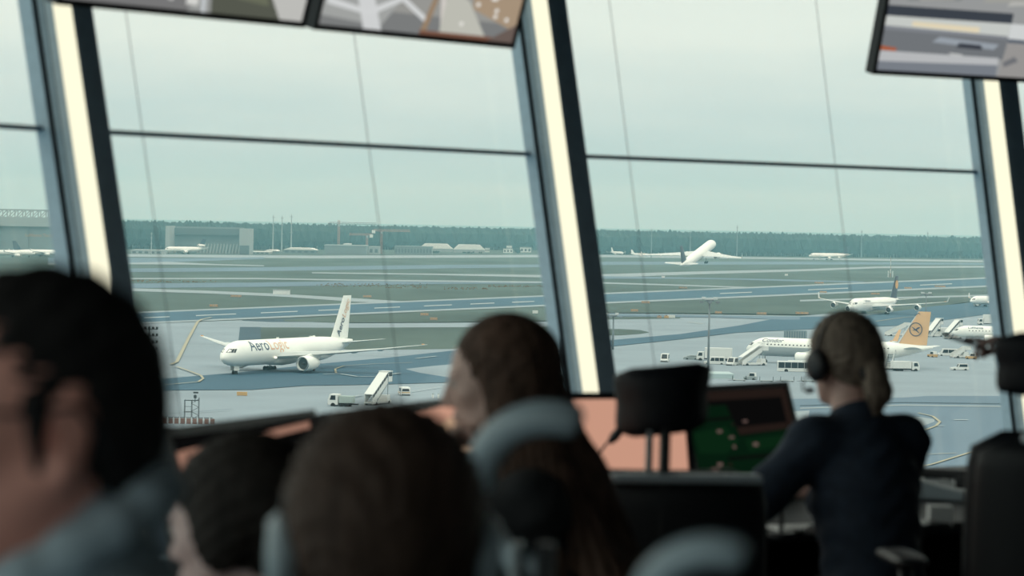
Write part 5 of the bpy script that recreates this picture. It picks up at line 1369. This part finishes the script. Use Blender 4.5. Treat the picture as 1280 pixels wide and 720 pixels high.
# hanging picture monitors
C = lambda r, g, b_: emit_mat('screen colour %d %d %d' % (r, g, b_), lin(r, g, b_), 1.0)
GH = lambda px, py, h=.5: G(px, py, EYE + h)
def hung(label, bl, br, h, tilt, patches, scr):
    # the rest of the picture above the strip in view: fields, paved areas and pale roads
    cols = [C(132, 136, 134), C(112, 116, 108), C(158, 158, 152), C(96, 102, 96), C(176, 176, 172)]
    for k in range(14):
        x, y = rng.uniform(0, .75), rng.uniform(.42, .82); w_, h_ = rng.uniform(.12, .25), rng.uniform(.05, .16); sk = rng.uniform(-.1, .1)
        patches = patches + [(cols[k % 5], low([(x, y), (x + w_, y + .02), (min(1, max(0, x + w_ + sk)), y + h_), (min(1, max(0, x + sk)), y + h_ - .01)]))]
    u = (br - bl).normalized(); n = Vector((u.y, -u.x, 0))
    up = Vector((0, 0, 1)) * math.cos(tilt) + n * math.sin(tilt)
    return monitor(label, bl + up * h, br + up * h, h, -tilt, patches, scr, 'picture monitors hung over the windows', hang=True, bez=.016, name='hanging_monitor')
def low(poly): return [(x, 1 - y) for x, y in poly]    # y measured up from the lower edge
dots = lambda n, x0, x1, y0, y1, c: [(c, low(R4(x, y, x + .018, y + .02))) for x, y in zip(rng.uniform(x0, x1, n), rng.uniform(y0, y1, n))]
hung('left one of the two joined hanging monitors, aerial picture with a dark olive field', GH(68, 5), GH(379, 34.5), .58, .28,
     [(C(150, 152, 150), low(R4(0, .0, 1, .2))), (C(118, 118, 118), low([(0, 0), (.5, 0), (.62, .22), (.1, .24)])), (C(170, 170, 168), low([(.02, .05), (.3, .09), (.3, .11), (.02, .075)])), (C(85, 88, 78), low([(.60, .0), (.93, .0), (.83, .26), (.56, .26)])), (C(104, 108, 90), low([(.70, .08), (.84, .06), (.80, .2), (.66, .2)])), (C(188, 188, 184), low([(.90, 0), (1, 0), (1, .12), (.86, .27), (.76, .27)])), (C(210, 210, 206), low([(.49, .03), (.54, .03), (.53, .12), (.49, .12)])), (C(200, 205, 208), low([(.56, 0), (.575, 0), (.54, .26), (.525, .26)]))] + dots(5, .1, .45, .03, .15, C(205, 205, 200)), C(165, 168, 166))
hung('right one of the two joined hanging monitors, aerial picture with pale crossing roads', GH(390, 36.5), GH(641, 60.5), .58, .28,
     [(C(122, 124, 124), low(R4(0, 0, 1, .1))), (C(160, 162, 160), low([(0, .05), (.3, .02), (.45, .3), (0, .3)])), (C(206, 208, 208), low([(.12, .26), (.2, .26), (.31, .0), (.22, .0)])), (C(208, 210, 210), low([(.02, .11), (.24, .07), (.38, .16), (.52, .06), (.53, .085), (.38, .19), (.22, .10), (.02, .145)])), (C(150, 128, 104), low([(.50, 0), (.53, 0), (.57, .27), (.545, .27)])), (C(205, 200, 194), low([(.555, .27), (.58, .27), (.64, .0), (.61, .0)])), (C(188, 188, 178), low([(.60, .02), (.86, .0), (.72, .2), (.60, .26)])), (C(165, 145, 122), low([(.75, .16), (1, .06), (1, .3), (.72, .3)])), (C(120, 85, 70), low(R4(.50, 0, 1, .022))), (C(105, 92, 86), low([(.86, 0), (1, 0), (1, .1)]))] + dots(9, .66, .98, .04, .25, C(228, 226, 220)), C(150, 150, 146))
hung('hanging monitor with a split camera picture of an apron at the upper right', GH(1089, 92.5), GH(1372, 107.9), .58, .24,
     [(C(60, 66, 74), low(R4(0, .335, .56, .4))), (C(196, 200, 196), low([(0, .25), (.555, .23), (.555, .335), (0, .335)])), (C(222, 210, 180), low([(.12, .28), (.42, .265), (.42, .30), (.12, .31)])), (C(128, 132, 138), low([(0, .245), (.555, .225), (.555, .255), (0, .275)])), (C(112, 116, 120), low([(0, .11), (.555, .105), (.555, .235), (0, .25)])), (C(150, 158, 166), low([(.22, .19), (.5, .165), (.52, .20), (.25, .225)])), (C(60, 64, 72), low([(.33, .165), (.45, .16), (.44, .19), (.34, .195)])), (C(190, 192, 190), low([(.30, .13), (.36, .125), (.40, .08), (.35, .085)])), (C(170, 90, 55), low([(0, .125), (.07, .12), (.07, .14), (0, .15)])), (C(182, 184, 186), low([(0, .055), (.53, .07), (.53, .115), (0, .12)])), (C(120, 126, 134), low([(0, 0), (.53, 0), (.53, .07), (0, .055)])), (C(205, 208, 208), low([(.555, .23), (1, .22), (1, .33), (.555, .335)])), (C(90, 98, 108), low([(.555, .212), (1, .2), (1, .225), (.555, .24)])), (C(150, 148, 146), low([(.54, 0), (1, 0), (1, .205), (.555, .215)])), (C(110, 112, 116), low([(.56, .06), (.62, .10), (.60, .13), (.55, .09)])), (C(70, 76, 84), low([(.78, .08), (.9, .085), (.9, .13), (.8, .12)]))], C(150, 152, 152))

# chairs
office_chair('black leather office chair with headrest in front of the radar monitor', F3(.305, 7.22), math.radians(97), 0, bw=.49, hr=(.20, .15), backtop=.955, hz0=1.11)
office_chair('black leather office chair at the right picture edge, its headrest under the pointing hand', F3(1.15, 7.0), math.radians(96), .105, bw=.40, hr=(.29, .135))
def hoopchair(label, px, py, D, rz, hs=1.0):
    c = PT(px, py, D); zc = c.z - FLOOR_Z; r0 = 1.15
    o = office_chair(label, F3(0, 0), rz, zc - r0, True, 'chairs with grey hooped headrests', M_greyp, backtop=1.0, hs=hs)
    xo = -.25 - .06 * (1.115 - .75); R_ = Matrix.Rotation(rz, 3, 'Z'); o.location = F3(c.x, c.y) - R_ @ Vector((xo, 0, 0)); return o
hoopchair('office chair with a grey hooped headrest behind the long-haired woman', 688, 616, 3.6, math.radians(84))
hoopchair('office chair with a grey hooped headrest at the bottom edge before the black chair', 893, 778, 2.1, math.radians(84), .56)

# small things on the desk
def place_on_desk(px, py, z=0): return G(px, py, DZ + z)
t = thing('paper_sheet', 'white paper sheets on the desk by the short-haired woman\'s elbow', 'paper', place_on_desk(1000, 662), .3)
for i in range(3):
    b = MB(); b.box((.004 * i, .003 * i, .0015 + .003 * i), (.15, .10, .002), Matrix.Rotation(.06 * i, 3, 'Z')); b.build('sheet', M_paper, t)
t = thing('note_block', 'white note block on the desk left of the right-hand chair', 'paper', place_on_desk(1174, 662)); b = MB(); b.box((0, 0, .03), (.06, .06, .06)); b.build('pad', M_paper, t, bevel=.002); b = MB(); b.box((0, 0, .062), (.061, .061, .004)); b.build('cover', M_paper, t)
t = thing('desk_phone', 'grey desk telephone near the window end of the desk', 'telephone', place_on_desk(1180, 622), -.5)
b = MB(); b.prism([(-.09, 0), (.09, 0), (.09, .025), (-.09, .06)], -.08, .08); b.build('base', M_greyp, t, bevel=.006)
b = MB(); b.box((.0, -.05, .075), (.19, .045, .03)); b.box((-.08, -.05, .062), (.04, .05, .04)); b.box((.08, -.05, .055), (.04, .05, .04)); b.build('handset', M_blackp, t, bevel=.008)
for i in range(12):
    b = MB(); b.box((-.05 + (i % 3) * .035, .0 + (i // 3) * .02, .052 - (i % 3) * .0067), (.022, .012, .01)); b.build('key', M_paper, t)
t = thing('keyboard', 'dark keyboard on the desk before the radar monitor', 'keyboard', place_on_desk(1100, 668), .6)
b = MB(); b.box((0, 0, .012), (.40, .14, .018)); b.build('case', M_blackp, t, bevel=.004)
b = MB(); [b.box((-.18 + c * .0275, -.05 + r_ * .025, .024), (.022, .02, .008)) for c in range(14) for r_ in range(5)]; tag(b.build('keys', M_bezel, t), kind='stuff')
t = thing('gooseneck_microphone', 'small black gooseneck microphone before the salmon screen', 'microphone', F3(.20, 8.34, .70)); o = Vector(t.location)
tip = PT(768, 546, 8.25) - o; m1 = PT(740, 580, 8.3) - o
b = MB(); b.tube([(0, 0, .01), m1 * .55 + Vector((-.01, 0, 0)), m1, m1.lerp(tip, .6) + Vector((0, 0, .008)), tip], .0035, 8); b.build('gooseneck', M_blackp, t, smooth=True)
d = (tip - m1).normalized(); b = MB(); b.tube([tip - d * .02, tip + d * .0, tip + d * .03], [.008, .013, .011], 12); b.build('capsule', M_blackp, t, smooth=True)
b = MB(); b.loft([circ(.055, 20, 0), circ(.055, 20, .02), circ(.03, 20, .03)]); b.build('base', M_blackp, t)
p = PT(978.5, 577, 8.15); t = thing('signal_lamp', 'small amber signal lamp glowing beside the short-haired woman\'s sleeve', 'lamp', (p.x, p.y, DZ))
b = MB(); b.tube([(0, 0, 0), (0, 0, p.z - DZ - .012)], .006, 8); b.build('stem', M_blackp, t); b = MB(); b.loft([circ(.035, 16, 0), circ(.035, 16, .012)]); b.build('base', M_blackp, t)
b = MB(); b.loft([[(x, y, z + p.z - DZ) for x, y, z in circ(.0125 * math.sin(a), 14, -.0125 * math.cos(a))] for a in [PI * (i + .02) / 8.04 for i in range(9)]]); b.build('bulb', emit_mat('amber lamp glow', (.55, .20, .10), 1.6), t, smooth=True)

# ------------------------------------------------------------------ people
def skin(name, c): return mat(name, c, .5, var=.10, scale=18, bump=.05)
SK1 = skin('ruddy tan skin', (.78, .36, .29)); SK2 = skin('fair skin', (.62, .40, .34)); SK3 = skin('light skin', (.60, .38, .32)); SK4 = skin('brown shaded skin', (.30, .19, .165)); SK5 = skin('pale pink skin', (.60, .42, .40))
def hairm(name, c, c2=None): return mat(name, c, .65, spec=.18, var=.4, scale=60, stretch=(1, 1, .15), bump=.25, col2=c2)
H_dark = hairm('near black hair', (.020, .018, .018)); H_brown = hairm('long brown hair', (.075, .044, .032), (.16, .095, .07)); H_ash = hairm('ash blond hair', (.17, .13, .105), (.30, .24, .19)); H_mid = hairm('dull brown hair', (.065, .040, .030), (.10, .064, .050)); H_dk2 = hairm('very dark brown hair', (.020, .016, .014))
def person(label, px, py_top, D, rz, hair, sk, topm, topname, stool_label=None, **kw):
    c = PT(px, py_top, D); k = kw.get('k', 1.0)
    lean = kw.get('lean', .10); R = rotm(kw.get('headyaw', 0), kw.get('headpitch', 0), kw.get('headroll', 0)); nk = kw.get('neck', .085) / .085
    up = np.array([math.sin(lean), 0, math.cos(lean)]); HC = np.array((-.02, 0, .565)) + up * .505 + np.array((.018, 0, .03 * nk)) + up * .055 * nk + R @ np.array((.018, 0, .082)) * k
    rise = (c.z - FLOOR_Z) - (HC[2] + (.126 + kw.pop('hair_top', .006)) * k)
    off = Matrix.Rotation(rz, 3, 'Z') @ Vector((HC[0], HC[1], 0))
    loc = F3(c.x, c.y) - off
    root, J = seated('person', label, loc, rz, sk, hair, topm, raise_=rise, topname=topname, **kw)
    if stool_label: stool(stool_label, F3(loc.x, loc.y) + Matrix.Rotation(rz, 3, 'Z') @ Vector((-.02, 0, 0)), .405 + rise)
    return root, J, rise
deg = math.radians
# man at the left, glasses, turned to the left
M_shirt = mat('grey blue shirt cloth', (.34, .42, .48), .9, var=.12, scale=60, bump=.1)
def collar(T, D):
    C7, HC, R = D['C7'], D['HC'], D['Rh']
    for i in range(16):
        a = 2 * PI * i / 16; b = 2 * PI * (i + 1) / 16
        f = lambda t: C7 + np.array((.022 + .092 * math.cos(t), .092 * math.sin(t), .030 - .045 * math.cos(t)))
        if abs(math.cos((a + b) / 2)) < .96 or math.cos(a) < 0: T.cap(f(a), f(b), .018, .018, .008)
man, J, rise = person('dark-haired man with glasses and grey shirt, face turned left, at the left edge', 30, 320, 2.45, deg(203), H_dark, SK1, M_shirt, 'shirt', 'low stool under the man with glasses', male=True, headyaw=deg(8), headpitch=-.04, lean=.26, neck=.035, hairfn=short_hair(.003), top_parts=collar, k=1.0, vox=.006)
def glasses(label, root, J, k):
    t = thing('glasses', label, 'glasses'); Mw = Matrix.Translation(root.location) @ Matrix.Rotation(root.rotation_euler.z, 4, 'Z')
    t.location = Mw @ Vector(J['HC']); R = Mw.to_3x3() @ Matrix(J['Rh'].tolist())
    T = lambda x, y, z: R @ Vector((x, y, z)) * k
    for s in (1, -1):
        b = MB(); b.tube([T(.103, s * .034 + .025 * math.cos(a), .008 + .019 * math.sin(a)) for a in [2 * PI * i / 20 for i in range(21)]], .0018, 6, cap=False); rimo = b.build('rim', M_blackp, t, smooth=True)
        b = MB(); b.add([T(.1032, s * .034 + .024 * math.cos(a), .008 + .018 * math.sin(a)) for a in [2 * PI * i / 20 for i in range(20)]], [tuple(range(20))]); b.build('lens', glass_mat('spectacle lens', (.95, .96, .96), .06), rimo)
        b = MB(); b.tube([T(.103, s * .058, .016), T(.095, s * .074, .017), T(.04, s * .080, .015), T(-.008, s * .084, .022), T(-.030, s * .082, .002), T(-.036, s * .080, -.016)], .0024, 6); b.build('temple_arm', M_blackp, t, smooth=True)
    b = MB(); b.tube([T(.103, .010, .014), T(.108, 0, .017), T(.103, -.010, .014)], .0018, 6); b.build('bridge', M_blackp, t)
    return t
glasses('thin dark glasses worn by the man at the left edge', man, J, 1.0)

# two heads in the foreground, seen from behind
M_dk = mat('dark blue cloth', (.02, .026, .036), .9, var=.15, scale=50); M_gr = mat('slate cloth', (.05, .06, .075), .9, var=.15, scale=50)
person('person with very dark hair in the foreground between the man and the brown head', 303, 545, 4.4, deg(152), H_dk2, SK5, M_gr, 'sweater', 'low stool under the very dark-haired person', headpitch=.12, hairfn=short_hair(.014, over_ears=True), k=1.0, vox=.007)
hb_, JB, _ = person('brown-haired person seen from behind in the lower centre foreground', 482, 522, 3.05, deg(97), H_mid, SK2, M_dk, 'sweater', 'low stool under the brown-haired person', headpitch=.08, male=True, hairfn=short_hair(.024, low=-.07), k=1.0, vox=.007)

def headset(label, root, J, k, sides=(1, -1), mic=1, cupm=None, bandm=None):
    t = thing('headset', label, 'headset'); Mw = Matrix.Translation(root.location) @ Matrix.Rotation(root.rotation_euler.z, 4, 'Z')
    t.location = Mw @ Vector(J['HC']); R = Mw.to_3x3() @ Matrix(J['Rh'].tolist()); T = lambda x, y, z: R @ Vector((x, y, z)) * k
    b = MB(); b.tube([T(-.012 - .02 * math.sin(a), .098 * math.cos(a), .012 + .120 * math.sin(a)) for a in [PI * i / 20 for i in range(21)]], .0035, 8); b.build('headband', bandm or M_blackp, t, smooth=True)
    for s in sides:
        b = MB(); rings = []
        for o, r in ((.082, .030), (.088, .036), (.100, .037), (.108, .030), (.110, .008)): rings.append([T(-.006 + r * math.cos(a), s * o, -.002 + r * 1.15 * math.sin(a)) for a in [2 * PI * i / 18 for i in range(18)]])
        b.loft(rings); cup = b.build('ear_cup', cupm or M_blackp, t, smooth=.8)
        b = MB(); b.tube([T(.0 + .031 * math.cos(a), s * .083, .0 + .036 * math.sin(a)) for a in [2 * PI * i / 18 for i in range(19)]], .008, 8, cap=False); b.build('ear_cushion', M_black, cup, smooth=True)
    if mic:
        b = MB(); b.tube([T(.0, mic * .104, -.01), T(.05, mic * .10, -.04), T(.09, mic * .07, -.06), T(.11, mic * .035, -.062)], .0025, 6); mb = b.build('microphone_boom', M_blackp, t, smooth=True)
        b = MB(); b.tube([T(.108, mic * .042, -.062), T(.112, mic * .022, -.062)], .007, 10); b.build('microphone', M_blackp, mb, smooth=True)
    return t
headset('slate blue headset worn by the brown-haired person in the foreground', hb_, JB, 1.02, (1, -1), 0, M_greyp, M_blackp)

# woman with long hair in profile
def long_hair(H, HC, R, k, D):
    T = lambda p: HC + R @ (np.array(p, float) * k)
    H.ell(T((-.016, 0, .038)), np.array([.099, .083, .090]) * k, .02, R)
    H.ell(T((.090, 0, -.030)), np.array([.070, .075, .100]) * k, .016, R, '-')
    for s in (1, -1):
        H.cap(T((.004, s * .070, .050)), T((-.006, s * .083, -.05)), .022 * k, .026 * k, .03); H.cap(T((-.006, s * .083, -.05)), T((-.008, s * .095, -.16)), .028 * k, .036 * k, .03)
        H.cap(T((-.008, s * .095, -.16)), T((-.04, s * .125, -.33)), .036 * k, .040 * k, .03); H.cap(T((-.04, s * .125, -.33)), T((-.06, s * .12, -.50)), .040 * k, .020 * k, .03)
        H.cap(T((-.036, s * .058, .02)), T((-.068, s * .075, -.20)), .040 * k, .048 * k, .04); H.cap(T((-.068, s * .075, -.20)), T((-.160, s * .09, -.42)), .052 * k, .050 * k, .04); H.cap(T((-.15, s * .09, -.42)), T((-.16, s * .08, -.58)), .050 * k, .022 * k, .04)
    H.cap(T((-.066, 0, .02)), T((-.112, 0, -.20)), .042 * k, .05 * k, .04); H.cap(T((-.112, 0, -.20)), T((-.185, 0, -.45)), .056 * k, .052 * k, .04); H.cap(T((-.175, 0, -.45)), T((-.18, 0, -.60)), .05 * k, .025 * k, .04)
    def disp(V):
        q = (V - HC) @ R; a = np.arctan2(q[:, 1], q[:, 0] + .03)
        d = .0030 * np.sin(a * 46 + q[:, 2] * 9) + .0020 * np.sin(a * 91 - q[:, 2] * 14)
        n = np.stack([np.cos(a), np.sin(a), 0 * a], 1); w = np.clip((.10 - q[:, 2]) / .06, 0, 1)
        return V + (n * (d * w)[:, None]) @ R.T
    return disp
M_wtop = mat('black knit cloth', (.014, .015, .018), .9, var=.2, scale=60)
person('woman with long brown hair in profile, facing left before a salmon screen', 628, 388, 5.8, deg(176), H_brown, SK2, M_wtop, 'cardigan', 'low stool under the long-haired woman', headpitch=.16, lean=.16, k=.97, vox=.006, hairfn=long_hair,
       arms={1: ((.215, .035, 1.02), (.30, .45, .62), (-.9, .2, .3), 1.0, False, (-.15, -.25, .95)), -1: ((.50, -.12, .80), (.1, -.5, .6), (0, 0, -1), .4, False)})
# woman with tied-back hair, seen from behind
def tied_hair(H, HC, R, k, D):
    base = short_hair(.012, -.018)(H, HC, R, k, D); T = lambda p: HC + R @ (np.array(p, float) * k)
    H.ell(T((-.060, 0, .0)), np.array([.056, .066, .070]) * k, .03, R)
    H.cap(T((-.095, 0, -.012)), T((-.125, 0, -.035)), .022 * k, .024 * k, .012); H.cap(T((-.125, 0, -.035)), T((-.128, 0, -.085)), .030 * k, .034 * k, .015); H.cap(T((-.128, 0, -.085)), T((-.112, 0, -.135)), .034 * k, .014 * k, .015)
    return base
M_navyj = mat('dark navy jacket cloth', (.020, .034, .060), .85, var=.2, scale=40, bump=.1)
w2, J2, _ = person('woman with tied-back ash hair, headset and navy jacket, seen from behind', 1056, 390, 7.9, deg(116), H_ash, SK3, M_navyj, 'jacket', 'low stool under the woman in the navy jacket', headyaw=deg(7), headpitch=.12, headroll=-.06, lean=.24, sw=.128, neck=.06, k=.95, hairfn=tied_hair, vox=.006,
       arms={1: ((.33, .20, .82), (-.05, .62, .55), (0, -.2, -1), .4, False), -1: ((.36, -.06, .80), (-.3, -.28, .5), (0, 0, -1), .5, False)})
headset('black headset worn by the woman in the navy jacket', w2, J2, .96, (1, -1), 1)
t = thing('hair_tie', 'black hair tie on the ash-haired woman\'s ponytail', 'hair tie'); Mw = Matrix.Translation(w2.location) @ Matrix.Rotation(w2.rotation_euler.z, 4, 'Z'); R_ = Mw.to_3x3() @ Matrix(J2['Rh'].tolist()); t.location = Mw @ Vector(J2['HC'])
b = MB(); b.tube([R_ @ (Vector((-.112 + .016 * math.cos(a) * .5, .029 * math.sin(a), -.028 + .027 * math.cos(a))) * .94) for a in [2 * PI * i / 18 for i in range(19)]], .011, 8, cap=False); b.build('band', M_blackp, t, smooth=True)
# person pointing, mostly behind the right chair
pp, Jp, rp = person('person beyond the right chair, only the pointing hand in view', 1418, 283, 8.2, deg(97), H_dk2, SK4, M_navyj, 'jacket', 'low stool under the pointing person', male=True, hairfn=short_hair(.014), vox=.006,
       arms={1: ((.33, .215, 1.185), (.25, -.35, .75), (-.2, .15, -.95), .6, True, (-.10, 1.0, .18)), -1: ((.40, -.18, .76), (-.1, -.6, .6), (0, 0, -1), .5, False)})

t = thing('pen', 'dark pen held in the pointing hand above the right headrest', 'pen'); Mw = Matrix.Translation(pp.location) @ Matrix.Rotation(pp.rotation_euler.z, 4, 'Z'); w_ = Vector(Jp['J'][1][1]); t.location = Mw @ w_; R_ = Mw.to_3x3()
b = MB(); b.tube([R_ @ Vector((-.02, .085, -.012)), R_ @ Vector((-.035, .215, .030))], .005, 8); b.build('barrel', M_blackp, t, smooth=True)
b = MB(); b.tube([R_ @ Vector((-.035, .215, .030)), R_ @ Vector((-.037, .232, .0355))], [.005, .001], 8); b.build('tip', M_chrome, t)
